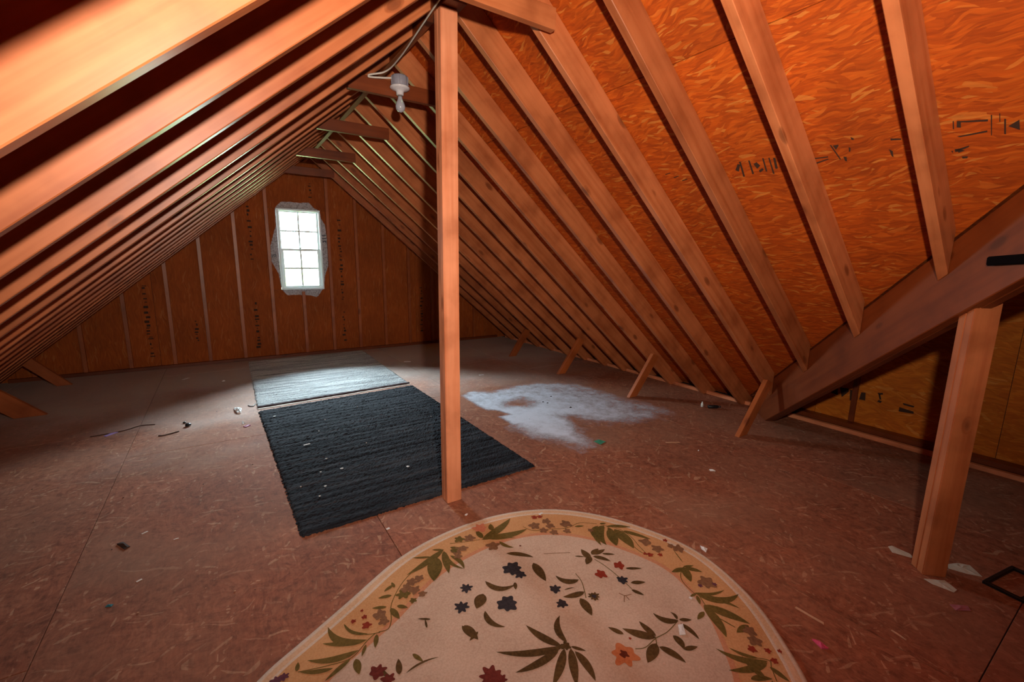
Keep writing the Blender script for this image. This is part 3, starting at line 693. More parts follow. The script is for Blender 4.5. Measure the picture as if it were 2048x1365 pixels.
# ------------------------------------------------------------------ rugs
def shag(name, corners, h, cols, ribs, label, seed, nx=150, ny=230):
    """pile rug: corners = near-left, near-right, far-right, far-left; ribs run across"""
    rnd = random.Random(seed); NL, NR, FR, FL = [Vector((c[0], c[1], 0)) for c in corners]
    ox, oy = (NL.x+FR.x)/2, (NL.y+FR.y)/2
    rib = [rnd.uniform(0.45, 1.0) for _ in range(ribs+2)]
    vs = []; fs = []
    for j in range(ny+1):
        v = j/ny
        for i in range(nx+1):
            u = i/nx
            p = (NL*(1-u)+NR*u)*(1-v)+(FL*(1-u)+FR*u)*v
            edge = min(u, 1-u, v*1.45, (1-v)*1.45)
            rv = v*ribs+0.10*math.sin(u*4+seed)+0.06*math.sin(u*11)
            k = int(max(0, min(ribs, rv))); f = rv-math.floor(rv)
            z = h*(0.45+0.35*rib[k]*math.sin(math.pi*f)**0.7+0.25*rnd.random())
            if edge < 0.004: z = 0.0015; jx = rnd.uniform(-0.007, 0.007); jy = rnd.uniform(-0.007, 0.007)
            else: jx = rnd.uniform(-0.002, 0.002); jy = rnd.uniform(-0.002, 0.002); z *= min(1, 0.5+edge*40)
            vs.append((p.x+jx-ox, p.y+jy-oy, z))
    for j in range(ny):
        for i in range(nx):
            a = j*(nx+1)+i; fs.append((a, a+1, a+nx+2, a+nx+1))
    o = empty(name, (ox, oy, 0), label, 'rug')
    m, t, b = mat(name+'_pile'); lk = t.links.new
    tcn = node(t, 'ShaderNodeTexCoord'); mp = node(t, 'ShaderNodeMapping'); mp.inputs['Scale'].default_value = (2.2, 34, 30); lk(tcn.outputs['Object'], mp.inputs['Vector'])
    nz = node(t, 'ShaderNodeTexNoise'); nz.inputs['Scale'].default_value = 1.0; nz.inputs['Detail'].default_value = 8; nz.inputs['Roughness'].default_value = 0.7; lk(mp.outputs[0], nz.inputs['Vector'])
    r = ramp(t, [(0.36, cols[0]), (0.5, cols[1]), (0.62, cols[2])]); lk(nz.outputs['Fac'], r.inputs[0])
    n2 = node(t, 'ShaderNodeTexNoise'); n2.inputs['Scale'].default_value = 220; lk(tcn.outputs['Object'], n2.inputs['Vector'])
    mm = node(t, 'ShaderNodeMix', data_type='RGBA', blend_type='MULTIPLY'); mm.inputs[0].default_value = 0.6; lk(r.outputs[0], mm.inputs[6]); lk(n2.outputs['Fac'], mm.inputs[7])
    lk(mm.outputs[2], b.inputs['Base Color']); b.inputs['Roughness'].default_value = 0.95; b.inputs['Specular IOR Level'].default_value = 0.1
    pile = mesh('pile', vs, fs, m, o, recalc=False)
    return o, m
blackrug, mblk = shag('black_rug', [(0.219,2.171), (1.630,2.190), (1.621,4.405), (0.176,4.300)], 0.020, [(0.012,0.013,0.017), (0.028,0.031,0.041), (0.070,0.076,0.090)], 30, 'charcoal black shaggy rug with cross ribs in front of the middle post', 3)
greyrug, mgry = shag('grey_rug', [(0.173,4.440), (1.621,4.540), (1.654,6.520), (0.207,6.500)], 0.016, [(0.26,0.27,0.28), (0.52,0.54,0.55), (0.78,0.80,0.80)], 34, 'light grey striped rug lying under the window', 5)
LIGHTW = plain('cream_backing', (0.62,0.52,0.46), 0.9); DK = plain('dark_fringe', (0.05,0.03,0.035), 0.95)
gx, gy = (0.173+1.654)/2, (4.440+6.52)/2
def strip(name, p, q, w, h, m, parent, ox, oy, n=60, seed=1):
    rnd = random.Random(seed); vs = []; fs = []; p = Vector((*p, 0)); q = Vector((*q, 0)); d = (q-p).normalized(); nn = Vector((-d.y, d.x, 0))
    for i in range(n+1):
        c = p.lerp(q, i/n); a = c-nn*(w/2+rnd.uniform(-1, 1)*w*0.12); b = c+nn*(w/2+rnd.uniform(-1, 1)*w*0.12)
        z = h*rnd.uniform(0.8, 1.1)
        for v, zz in ((a, 0.001), (a, z), (b, z), (b, 0.001)): vs.append((v.x-ox, v.y-oy, zz))
    for i in range(n):
        for k in range(3): fs.append((4*i+k, 4*i+k+1, 4*i+k+5, 4*i+k+4))
    return mesh(name, vs, fs, m, parent)
strip('dark_edge', (0.178,4.428), (1.62,4.520), 0.030, 0.017, DK, greyrug, gx, gy)
strip('backing_edge', (0.176,4.388), (1.62,4.488), 0.030, 0.005, LIGHTW, greyrug, gx, gy, seed=4)

# oval rug --------------------------------------------------------
RUG = {"L":[[1.597,1.038,1.641,0.981,0.35,0.1,"g"],[1.597,1.038,1.527,1.052,0.35,0,"g"],[1.6,1.046,1.547,0.97,0.4,0,"g"],[1.6,1.046,1.646,1.027,0.3,0,"g"],[1.506,0.923,1.622,0.868,0.12,-0.2,"g"],[1.505,0.922,1.649,0.823,0.2,-0.35,"g"],[1.511,0.908,1.581,0.776,0.14,0.1,"g"],[1.475,0.863,1.54,0.715,0.26,0.05,"g"],[1.472,0.861,1.409,0.727,0.26,0.1,"g"],[1.506,0.917,1.467,0.919,0.3,0,"g"],[1.447,0.842,1.392,0.832,0.35,0,"g"],[1.499,0.909,1.467,0.872,0.3,0,"g"],[1.436,0.596,1.333,0.72,0.16,0.22,"g"],[1.42,0.62,1.375,0.698,0.16,0.15,"g"],[1.429,0.594,1.292,0.647,0.18,0.12,"g"],[1.419,0.581,1.42,0.518,0.3,0,"g"],[1.322,0.59,1.382,0.553,0.3,0.1,"g"],[1.546,1.408,1.512,1.254,0.32,0.1,"g"],[1.525,1.46,1.422,1.337,0.3,-0.3,"g"],[1.53,1.437,1.461,1.309,0.25,0.1,"g"],[1.557,1.427,1.631,1.379,0.2,0,"g"],[1.577,1.376,1.637,1.255,0.18,0,"g"],[1.622,1.063,1.663,1.149,0.05,0,"g"],[1.464,0.809,1.479,0.735,0.05,0,"g"],[1.528,0.714,1.46,0.719,0.4,0,"g"],[1.327,0.869,1.275,0.943,0.3,0.35,"d"],[1.326,0.874,1.335,0.91,0.35,-0.3,"d"],[1.332,0.868,1.372,0.843,0.35,0,"d"],[1.322,0.855,1.318,0.774,0.25,0.1,"d"],[1.194,0.862,1.121,0.954,0.3,0.08,"d"],[1.198,0.866,1.199,0.944,0.32,0.05,"d"],[1.106,0.934,1.081,0.986,0.35,0,"d"],[1.174,0.844,1.087,0.809,0.42,0,"d"],[1.171,0.83,1.196,0.74,0.3,0.1,"d"],[1.252,0.835,1.235,0.777,0.45,0.2,"d"],[1.235,0.777,1.286,0.758,0.35,0,"d"],[0.987,1.535,1.077,1.449,0.22,0.1,"d"],[1.053,1.418,1.032,1.297,0.34,0,"d"],[1.241,1.355,1.276,1.329,0.2,0,"d"],[1.287,1.303,1.298,1.377,0.45,0,"d"],[1.3,1.316,1.247,1.285,0.5,0,"d"],[1.314,1.323,1.369,1.338,0.5,0,"d"],[1.31,1.31,1.354,1.243,0.3,0.1,"d"],[1.324,1.317,1.392,1.318,0.35,0,"d"],[1.359,1.302,1.405,1.267,0.25,0,"d"],[1.375,1.175,1.436,1.137,0.22,0,"d"],[1.327,1.101,1.382,1.071,0.34,0,"d"],[1.299,1.072,1.319,1.024,0.34,0,"d"],[0.817,1.432,0.914,1.349,0.22,-0.45,"d"],[0.918,1.36,0.898,1.324,0.4,0,"d"],[0.774,1.374,0.715,1.32,0.6,0,"d"],[0.737,1.293,0.763,1.188,0.22,-0.35,"d"],[0.639,1.274,0.652,1.193,0.4,0,"d"],[0.668,1.222,0.624,1.204,0.3,0,"d"],[1.155,1.231,1.087,1.302,0.3,0.4,"d"],[1.127,1.166,1.036,1.19,0.3,0.1,"d"],[1.089,1.148,1.068,1.058,0.4,0.05,"d"],[1.064,1.216,1.11,1.204,0.12,0.1,"d"],[0.893,1.009,0.68,1.115,0.12,0.12,"d"],[0.885,1.014,0.831,1.154,0.2,0.1,"d"],[0.911,1.016,0.965,1.123,0.22,0.3,"d"],[0.911,0.995,0.943,0.954,0.25,0,"d"],[0.871,1.01,0.693,1.015,0.16,0.1,"d"],[0.886,1.001,0.766,0.913,0.2,0.05,"d"],[0.905,0.989,0.83,0.872,0.22,0,"d"],[0.91,0.973,0.893,0.854,0.24,0.1,"d"],[0.947,1.688,1.153,1.762,0.2,-0.1,"g"],[0.955,1.695,1.175,1.641,0.2,-0.15,"g"],[0.938,1.685,1.086,1.609,0.1,0.1,"g"],[1.006,1.628,1.039,1.553,0.25,-0.2,"g"],[0.95,1.692,0.953,1.764,0.4,0,"g"],[1.019,1.723,1.041,1.774,0.5,0,"g"],[1.392,1.53,1.435,1.509,0.3,0,"g"],[1.497,1.471,1.411,1.399,0.22,-0.3,"g"],[1.517,1.445,1.399,1.348,0.22,-0.35,"g"],[1.522,1.423,1.457,1.308,0.25,-0.1,"g"],[1.54,1.405,1.512,1.251,0.36,0.1,"g"],[1.525,1.444,1.626,1.377,0.16,0.15,"g"],[1.565,1.377,1.636,1.262,0.14,0,"g"],[1.515,1.48,1.547,1.467,0.4,0,"g"],[0.762,1.657,0.777,1.546,0.2,0.2,"g"],[0.788,1.712,0.835,1.66,0.3,0,"g"],[0.757,1.714,0.553,1.639,0.16,0.05,"g"],[0.69,1.691,0.613,1.732,0.16,0,"g"],[0.702,1.684,0.636,1.545,0.42,0,"g"],[0.751,1.701,0.709,1.555,0.22,0,"g"],[0.753,1.69,0.776,1.547,0.14,-0.25,"g"],[0.75,1.713,0.71,1.738,0.3,0,"g"],[0.485,1.613,0.442,1.596,0.35,0,"g"],[0.462,1.56,0.412,1.573,0.35,0,"g"],[0.426,1.511,0.377,1.534,0.3,0,"g"],[0.462,1.496,0.494,1.464,0.4,0,"g"],[0.437,1.497,0.449,1.429,0.35,0,"g"],[0.485,1.596,0.485,1.631,0.4,0,"g"],[0.322,1.399,0.217,1.53,0.18,0.35,"g"],[0.316,1.403,0.187,1.465,0.16,0.1,"g"],[0.286,1.372,0.132,1.422,0.16,0.18,"g"],[0.331,1.424,0.269,1.513,0.12,0.25,"g"],[0.357,1.404,0.336,1.351,0.3,0,"g"],[0.313,1.381,0.288,1.341,0.25,0,"g"],[0.269,1.342,0.264,1.279,0.4,0,"g"],[0.254,1.352,0.166,1.313,0.18,0,"g"],[0.198,1.346,0.102,1.392,0.16,0.1,"g"],[0.097,1.397,0.105,1.431,0.4,0,"g"],[0.436,1.26,0.455,1.213,0.3,0,"g"],[0.392,1.202,0.507,1.2,0.07,0.15,"d"],[0.373,1.209,0.389,1.267,0.35,0,"d"],[0.325,1.273,0.347,1.22,0.3,-0.2,"d"],[0.546,1.365,0.506,1.393,0.2,0,"d"],[0.519,1.336,0.528,1.376,0.2,0,"d"],[0.631,1.276,0.641,1.203,0.3,0,"d"]],"B":[[1.506,0.697,0.026,5,"n"],[1.48,0.664,0.028,5,"n"],[1.6,0.932,0.041,5,"n"],[1.559,0.935,0.011,5,"p"],[1.617,0.908,0.011,5,"p"],[1.437,0.65,0.017,5,"r"],[1.477,0.617,0.013,5,"r"],[1.51,0.594,0.009,5,"r"],[1.455,0.584,0.014,5,"r"],[1.54,1.179,0.017,5,"r"],[1.579,1.154,0.013,5,"r"],[1.687,1.212,0.013,5,"r"],[1.603,1.19,0.031,5,"n"],[1.688,1.139,0.031,5,"n"],[1.596,1.254,0.032,4,"n"],[1.675,1.17,0.019,5,"n"],[1.044,0.871,0.051,6,"o"],[1.044,0.874,0.018,5,"k"],[1.111,0.908,0.006,5,"r"],[0.954,1.435,0.048,7,"b"],[0.963,1.387,0.027,6,"b"],[0.731,1.437,0.027,7,"b"],[0.67,1.357,0.031,7,"b"],[0.828,1.278,0.046,7,"b"],[1.036,1.24,0.026,6,"b"],[1.009,1.164,0.025,6,"b"],[1.143,1.126,0.025,9,"d"],[1.143,1.126,0.012,6,"b"],[1.365,1.203,0.028,5,"r"],[1.257,1.205,0.029,5,"r"],[1.309,1.131,0.026,6,"b"],[0.897,1.006,0.02,6,"d"],[0.619,1.043,0.044,8,"m"],[0.637,1.016,0.025,8,"m"],[0.727,1.436,0.017,5,"b"],[1.222,1.642,0.033,5,"n"],[1.297,1.642,0.027,5,"n"],[1.289,1.6,0.026,5,"n"],[1.367,1.571,0.034,5,"n"],[1.272,1.547,0.024,5,"n"],[1.238,1.587,0.024,5,"n"],[1.334,1.521,0.022,5,"n"],[1.266,1.703,0.019,5,"r"],[1.293,1.693,0.015,5,"r"],[0.979,1.771,0.04,6,"s"],[0.897,1.725,0.031,5,"n"],[0.962,1.614,0.036,5,"n"],[0.801,1.67,0.029,5,"n"],[1.071,1.547,0.006,5,"k"],[0.85,1.742,0.027,5,"g"],[1.526,1.196,0.011,5,"r"],[1.437,1.463,0.017,5,"n"],[0.504,1.542,0.031,6,"g"],[0.554,1.588,0.026,5,"n"],[0.589,1.593,0.023,5,"n"],[0.523,1.564,0.026,5,"n"],[0.549,1.539,0.026,5,"n"],[0.568,1.502,0.019,5,"n"],[0.524,1.488,0.016,5,"g"],[0.836,1.671,0.024,5,"n"],[0.794,1.68,0.019,5,"g"],[0.791,1.634,0.022,5,"n"],[0.393,1.486,0.029,5,"n"],[0.396,1.448,0.022,5,"n"],[0.341,1.506,0.012,5,"r"],[0.301,1.507,0.011,5,"r"],[0.337,1.463,0.019,5,"r"],[0.341,1.542,0.007,5,"r"],[0.059,1.397,0.017,6,"p"],[0.037,1.395,0.02,6,"p"],[0.316,1.256,0.03,6,"m"],[0.336,1.211,0.025,6,"m"]],"S":[[[[1.386,0.541],[1.42,0.575],[1.443,0.595],[1.408,0.629]],"g"],[[[1.478,0.735],[1.469,0.78],[1.466,0.827],[1.506,0.905],[1.501,0.925],[1.516,0.985],[1.547,1.021],[1.6,1.046]],"g"],[[[1.534,1.2],[1.547,1.25],[1.569,1.318],[1.568,1.394],[1.525,1.46]],"g"],[[[1.094,0.869],[1.129,0.854],[1.19,0.86],[1.249,0.856],[1.325,0.868]],"g"],[[[1.19,0.86],[1.163,0.832]],"g"],[[[1.168,1.267],[1.158,1.218],[1.129,1.166],[1.11,1.137]],"g"],[[[1.302,1.293],[1.311,1.237],[1.311,1.159],[1.304,1.074]],"g"],[[[1.13,1.443],[1.173,1.422],[1.24,1.386]],"n"],[[[1.242,1.086],[1.252,1.064],[1.28,1.055]],"n"],[[[1.224,1.041],[1.252,1.064],[1.249,1.037]],"n"],[[[1.524,1.264],[1.52,1.222],[1.526,1.196]],"g"],[[[1.169,1.668],[1.194,1.614],[1.267,1.582],[1.351,1.542],[1.437,1.541],[1.503,1.487]],"g"],[[[0.934,1.69],[0.856,1.715],[0.8,1.738]],"g"],[[[0.366,1.412],[0.398,1.406],[0.421,1.44],[0.449,1.52],[0.529,1.612],[0.64,1.676],[0.752,1.717]],"g"],[[[0.1,1.393],[0.186,1.366],[0.258,1.355],[0.32,1.395],[0.352,1.411]],"g"],[[[0.27,1.51],[0.291,1.456],[0.328,1.423],[0.37,1.407]],"g"]]}
OV = [(-0.019,1.435),(0.121,1.511),(0.317,1.625),(0.568,1.77),(0.846,1.836),(1.13,1.826),(1.388,1.728),(1.578,1.542),(1.698,1.311),(1.756,1.07),(1.685,0.795),(1.582,0.627),(1.475,0.489)]
OC = Vector((0.759, 1.0)); OA, OB, OT, ON = 0.985, 0.812, 0.411, 2.16
def sup(a, d=0.0):
    c, s = math.cos(a-OT), math.sin(a-OT)
    return (abs(c/(OA-d))**ON+abs(s/(OB-d))**ON)**(-1/ON)
OVP = [(p.x, p.y) for p in smooth_path([(x, y, 0) for x, y in OV], 6)]
A0 = math.atan2(OV[-1][1]-OC.y, OV[-1][0]-OC.x); A1 = math.atan2(OV[0][1]-OC.y, OV[0][0]-OC.x)-2*math.pi
K0 = math.hypot(OV[-1][0]-OC.x, OV[-1][1]-OC.y)/sup(A0); K1 = math.hypot(OV[0][0]-OC.x, OV[0][1]-OC.y)/sup(A1)
for i in range(1, 60):
    t = i/60; a = A0+(A1-A0)*t; k = K0+(K1-K0)*(t*t*(3-2*t)); r = sup(a)*k; OVP.append((OC.x+r*math.cos(a), OC.y+r*math.sin(a)))
def ovr(a, d):
    dx, dy = math.cos(a), math.sin(a); best = 0
    for i in range(len(OVP)):
        x1, y1 = OVP[i][0]-OC.x, OVP[i][1]-OC.y; x2, y2 = OVP[(i+1) % len(OVP)][0]-OC.x, OVP[(i+1) % len(OVP)][1]-OC.y
        ex, ey = x2-x1, y2-y1; det = -dx*ey+dy*ex
        if abs(det) < 1e-12: continue
        q = (-x1*ey+y1*ex)/det; u = (dx*y1-dy*x1)/det
        if q > 0 and -1e-6 <= u <= 1+1e-6: best = max(best, q)
    return best-d
NO = 160
RO = [ovr(2*math.pi*i/NO, 0) for i in range(NO)]
RO = [sum(RO[(i+j) % NO] for j in range(-2, 3))/5 for i in range(NO)]
oval = empty('oval_rug', (OC.x, OC.y, 0), 'cream oval rug with leaf and flower border in the foreground', 'rug')
def wool(name, c1, c2, sc=140):
    m, t, b = mat(name); lk = t.links.new; tcn = node(t, 'ShaderNodeTexCoord')
    nz = node(t, 'ShaderNodeTexNoise'); nz.inputs['Scale'].default_value = sc; nz.inputs['Detail'].default_value = 3; lk(tcn.outputs['Object'], nz.inputs['Vector'])
    n2 = node(t, 'ShaderNodeTexNoise'); n2.inputs['Scale'].default_value = 4; n2.inputs['Detail'].default_value = 3; lk(tcn.outputs['Object'], n2.inputs['Vector'])
    ad = node(t, 'ShaderNodeMath', operation='ADD'); lk(nz.outputs['Fac'], ad.inputs[0]); lk(n2.outputs['Fac'], ad.inputs[1])
    hv = node(t, 'ShaderNodeMath', operation='MULTIPLY'); hv.inputs[1].default_value = 0.5; lk(ad.outputs[0], hv.inputs[0])
    r = ramp(t, [(0.36, c1), (0.62, c2)]); lk(hv.outputs[0], r.inputs[0]); lk(r.outputs[0], b.inputs['Base Color'])
    b.inputs['Roughness'].default_value = 0.95; b.inputs['Specular IOR Level'].default_value = 0.08
    bp = node(t, 'ShaderNodeBump'); bp.inputs['Strength'].default_value = 0.5; bp.inputs['Distance'].default_value = 0.002; lk(nz.outputs['Fac'], bp.inputs['Height']); lk(bp.outputs[0], b.inputs['Normal'])
    return m
M_RIM = wool('rug_rim', (0.55,0.42,0.32), (0.70,0.56,0.45)); M_BOR = wool('rug_border', (0.50,0.24,0.10), (0.62,0.34,0.16)); M_LINE = wool('rug_line', (0.50,0.20,0.10), (0.58,0.28,0.16)); M_FLD = wool('rug_field', (0.48,0.33,0.245), (0.62,0.46,0.36))
def ring(name, d0, d1, z, m, skirt=False):
    vs = []; fs = []
    for i in range(NO):
        a = 2*math.pi*i/NO; c, s = math.cos(a), math.sin(a)
        r0, r1 = RO[i]-d0, RO[i]-d1
        if skirt: vs.append((c*(r0+0.003), s*(r0+0.003), 0.001))
        rows = [(r0, z*0.85 if skirt else z), ((r0+r1)/2, z+0.0006), (r1, z)]
        for r, zz in rows: vs.append((c*r, s*r, zz))
    n = 4 if skirt else 3
    for i in range(NO):
        j = (i+1) % NO
        for k in range(n-1): fs.append((n*i+k, n*j+k, n*j+k+1, n*i+k+1))
    return mesh(name, vs, fs, m, oval, recalc=False, smooth=True)
ring('binding', 0.0, 0.018, 0.0115, M_RIM, True)
ring('rim', 0.018, 0.040, 0.012, wool('rug_rim_stripe', (0.56,0.34,0.20), (0.70,0.46,0.30)))  # subtle darker stripe woven in the cream rim
ring('rim_inner', 0.040, 0.052, 0.012, M_RIM)
ring('border', 0.052, 0.215, 0.012, M_BOR)
ring('border_line', 0.215, 0.235, 0.012, M_LINE)
def field():
    vs = [(0, 0, 0.012)]; fs = []; nr = 6
    for i in range(NO):
        a = 2*math.pi*i/NO; r1 = RO[i]-0.235
        for k in range(1, nr+1): r = r1*k/nr; vs.append((math.cos(a)*r, math.sin(a)*r, 0.012))
    for i in range(NO):
        j = (i+1) % NO; fs.append((0, 1+nr*i, 1+nr*j))
        for k in range(nr-1): fs.append((1+nr*i+k, 1+nr*i+k+1, 1+nr*j+k+1, 1+nr*j+k))
    mesh('field', vs, fs, M_FLD, oval, recalc=False, smooth=True)
field()
PAL = {'g': ('leaf_green', (0.085,0.06,0.014), (0.17,0.11,0.03)), 'd': ('leaf_brown_shaded', (0.055,0.03,0.010), (0.13,0.07,0.025)), 'n': ('flower_tan', (0.16,0.07,0.035), (0.26,0.13,0.065)),  # brown leaves carry the rug centre's shade in their colour
       'r': ('flower_red', (0.20,0.022,0.012), (0.30,0.045,0.022)), 'p': ('flower_purple', (0.09,0.03,0.045), (0.14,0.05,0.07)), 'b': ('flower_dark', (0.022,0.018,0.022), (0.05,0.04,0.045)),
       'o': ('flower_orange', (0.42,0.11,0.035), (0.56,0.19,0.08)), 'k': ('flower_heart', (0.10,0.02,0.01), (0.14,0.03,0.015)), 'm': ('flower_maroon', (0.10,0.018,0.015), (0.18,0.035,0.025)), 's': ('flower_salmon', (0.52,0.16,0.09), (0.62,0.24,0.14))}
geo = {k: ([], []) for k in PAL}; zc = [0.0128]
def nz_():
    zc[0] += 0.000008; return zc[0]
def to_l(x, y): return (x-OC.x, y-OC.y)
def leaf(x0, y0, x1, y1, w, bend, c):
    vs, fs = geo[c]; a = Vector(to_l(x0, y0)); b = Vector(to_l(x1, y1)); d = b-a; L = d.length; n = Vector((-d.y, d.x)); z = nz_(); k0 = len(vs); N = 10
    for i in range(N+1):
        t = i/N; ctr = a+d*t+n*(bend*4*t*(1-t)*0.6); wd = w*L*0.5*(math.sin(math.pi*t**0.8)**0.8 if 0 < t < 1 else 0.02)
        td = (d+n*(bend*4*(1-2*t)*0.6)).normalized(); nn = Vector((-td.y, td.x))
        vs.append((*(ctr+nn*wd), z)); vs.append((*(ctr-nn*wd), z))
    for i in range(N): fs.append((k0+2*i, k0+2*i+1, k0+2*i+3, k0+2*i+2))
def blob(x, y, r, n, c):
    vs, fs = geo[c]; x, y = to_l(x, y); z = nz_(); k0 = len(vs); N = 8*n; ph = (x*37+y*91) % 6.28
    vs.append((x, y, z))
    for i in range(N):
        a = 2*math.pi*i/N; rr = r*(0.80+0.15*math.cos(n*a+ph)+0.08*math.sin(3*a+ph*2)+0.05*math.sin(7*a+ph*3)); vs.append((x+rr*math.cos(a), y+rr*math.sin(a), z))
    for i in range(N): fs.append((k0, k0+1+i, k0+1+(i+1) % N))
def stem(pts, c):
    vs, fs = geo[c]; P = smooth_path([Vector((*to_l(*p), 0)) for p in pts], 5); z = nz_(); k0 = len(vs)
    for i, p in enumerate(P):
        t = (P[min(i+1, len(P)-1)]-P[max(i-1, 0)]).normalized(); nn = Vector((-t.y, t.x, 0))*0.0016
        vs.append((p.x+nn.x, p.y+nn.y, z)); vs.append((p.x-nn.x, p.y-nn.y, z))
    for i in range(len(P)-1): fs.append((k0+2*i, k0+2*i+1, k0+2*i+3, k0+2*i+2))
for p, c in RUG['S']: stem(p, c)
for l in RUG['L']: leaf(*l)
for b in RUG['B']: blob(*b)
# the unseen part of the border and field repeats the same motifs
rnd = random.Random(11)
for i in range(26):
    a = -2.75+i*0.085; r = ovr(a, 0.135); x, y = OC.x+r*math.cos(a), OC.y+r*math.sin(a)
    da = a+math.pi/2+rnd.uniform(-0.6, 0.6); l = rnd.uniform(0.05, 0.09)
    leaf(x, y, x+l*math.cos(da), y+l*math.sin(da), 0.28, rnd.uniform(-0.2, 0.2), 'g')
    if i % 3 == 0: blob(x-0.02*math.cos(a), y-0.02*math.sin(a), 0.016, 5, rnd.choice('rnp'))
for k, (nm, c1, c2) in PAL.items():
    vs, fs = geo[k]
    if not vs: continue
    o = mesh(nm, vs, fs, wool(nm, c1, c2, 110), oval, recalc=False)
    for p in o.data.polygons:
        if p.normal.z < 0: p.flip()
    o['kind'] = 'stuff'

# ------------------------------------------------------------------ white powder spilled on the floor
SP = [(1.905,3.828),(2.051,3.918),(2.229,3.788),(2.512,3.855),(2.824,3.84),(3.0,3.737),(3.20,3.585),(3.244,3.318),(3.252,3.061),(3.274,2.839),(3.518,2.672),(3.514,2.462),(3.095,2.336),(2.755,2.439),(2.598,2.566),(2.487,2.701),(2.363,2.578),(2.249,2.38),(2.186,2.232),(2.072,2.276),(2.028,2.432),(1.938,2.541),(1.915,2.713),(1.912,2.954),(1.92,3.123),(2.033,3.115),(1.991,3.253),(1.91,3.349),(1.905,3.575)]
H1 = [(2.129,3.412),(2.269,3.48),(2.405,3.468),(2.419,3.282),(2.276,3.2),(2.179,3.258),(2.092,3.31)]; H2 = [(2.374,2.875),(2.502,2.798),(2.389,2.562),(2.314,2.368),(2.3,2.463),(2.378,2.733)]
def sdf(P, x, y):
    d = 9; ins = False
    for i in range(len(P)):
        x1, y1 = P[i]; x2, y2 = P[(i+1) % len(P)]; ex, ey = x2-x1, y2-y1
        t = max(0, min(1, ((x-x1)*ex+(y-y1)*ey)/(ex*ex+ey*ey))); d = min(d, math.hypot(x-x1-t*ex, y-y1-t*ey))
        if (y1 > y) != (y2 > y) and x < (x2-x1)*(y-y1)/(y2-y1)+x1: ins = not ins
    return d if ins else -d
gx0, gx1, gy0, gy1, st_ = 1.80, 3.75, 2.05, 4.05, 0.0125
nx, ny = int((gx1-gx0)/st_), int((gy1-gy0)/st_); vs = []; fs = []; mask = []
for j in range(ny+1):
    for i in range(nx+1):
        x, y = gx0+i*st_, gy0+j*st_
        s1 = sdf(SP, x, y); soft = (0.03 if x < 2.1 else 0.07) if y > 2.9 else 0.14
        v = max(0, min(1, 0.5+s1/(2*soft)))
        for Hh in (H1, H2): v *= 1-0.72*max(0, min(1, 0.5+sdf(Hh, x, y)/0.16))
        dc = math.hypot((x-2.1)/0.9, (y-3.0)/1.0); v *= max(0.15, 1.02-0.42*dc)
        if x > 3.25: v *= max(0, 1-(x-3.25)/0.25)
        vs.append((x-2.5, y-3.0, 0.0012+0.0010*v)); mask.append(v)
for j in range(ny):
    for i in range(nx):
        a = j*(nx+1)+i
        if mask[a]+mask[a+1]+mask[a+nx+1]+mask[a+nx+2] > 0.02: fs.append((a, a+1, a+nx+2, a+nx+1))
PM, t_, b_ = mat('white_powder'); lk = t_.links.new
at = node(t_, 'ShaderNodeAttribute', attribute_name='mask'); tcn = node(t_, 'ShaderNodeTexCoord')
nz = node(t_, 'ShaderNodeTexNoise'); nz.inputs['Scale'].default_value = 7; nz.inputs['Detail'].default_value = 12; nz.inputs['Roughness'].default_value = 0.8; lk(tcn.outputs['Object'], nz.inputs['Vector'])
a1 = node(t_, 'ShaderNodeMath', operation='SUBTRACT'); lk(nz.outputs['Fac'], a1.inputs[0]); a1.inputs[1].default_value = 0.5
a2 = node(t_, 'ShaderNodeMath', operation='MULTIPLY_ADD'); lk(a1.outputs[0], a2.inputs[0]); a2.inputs[1].default_value = 1.6; lk(at.outputs['Fac'], a2.inputs[2])
mr = node(t_, 'ShaderNodeMapRange', interpolation_type='SMOOTHSTEP'); lk(a2.outputs[0], mr.inputs[0]); mr.inputs[1].default_value = 0.10; mr.inputs[2].default_value = 1.05; mr.inputs[4].default_value = 0.92
b_.inputs['Base Color'].default_value = (0.76,0.82,0.95,1); b_.inputs['Roughness'].default_value = 0.95
tr = node(t_, 'ShaderNodeBsdfTransparent'); ms = node(t_, 'ShaderNodeMixShader'); lk(mr.outputs[0], ms.inputs[0]); lk(tr.outputs[0], ms.inputs[1]); lk(b_.outputs[0], ms.inputs[2]); lk(ms.outputs[0], t_.nodes['Material Output'].inputs[0])
pw = mesh('powder_spill', vs, fs, PM, recalc=False); pw.location = (2.5, 3.0, 0)
at_ = pw.data.attributes.new('mask', 'FLOAT', 'POINT')
at_.data.foreach_set('value', mask)
tag(pw, 'white powder spilled across the floor right of the rugs', 'powder', kind='stuff')

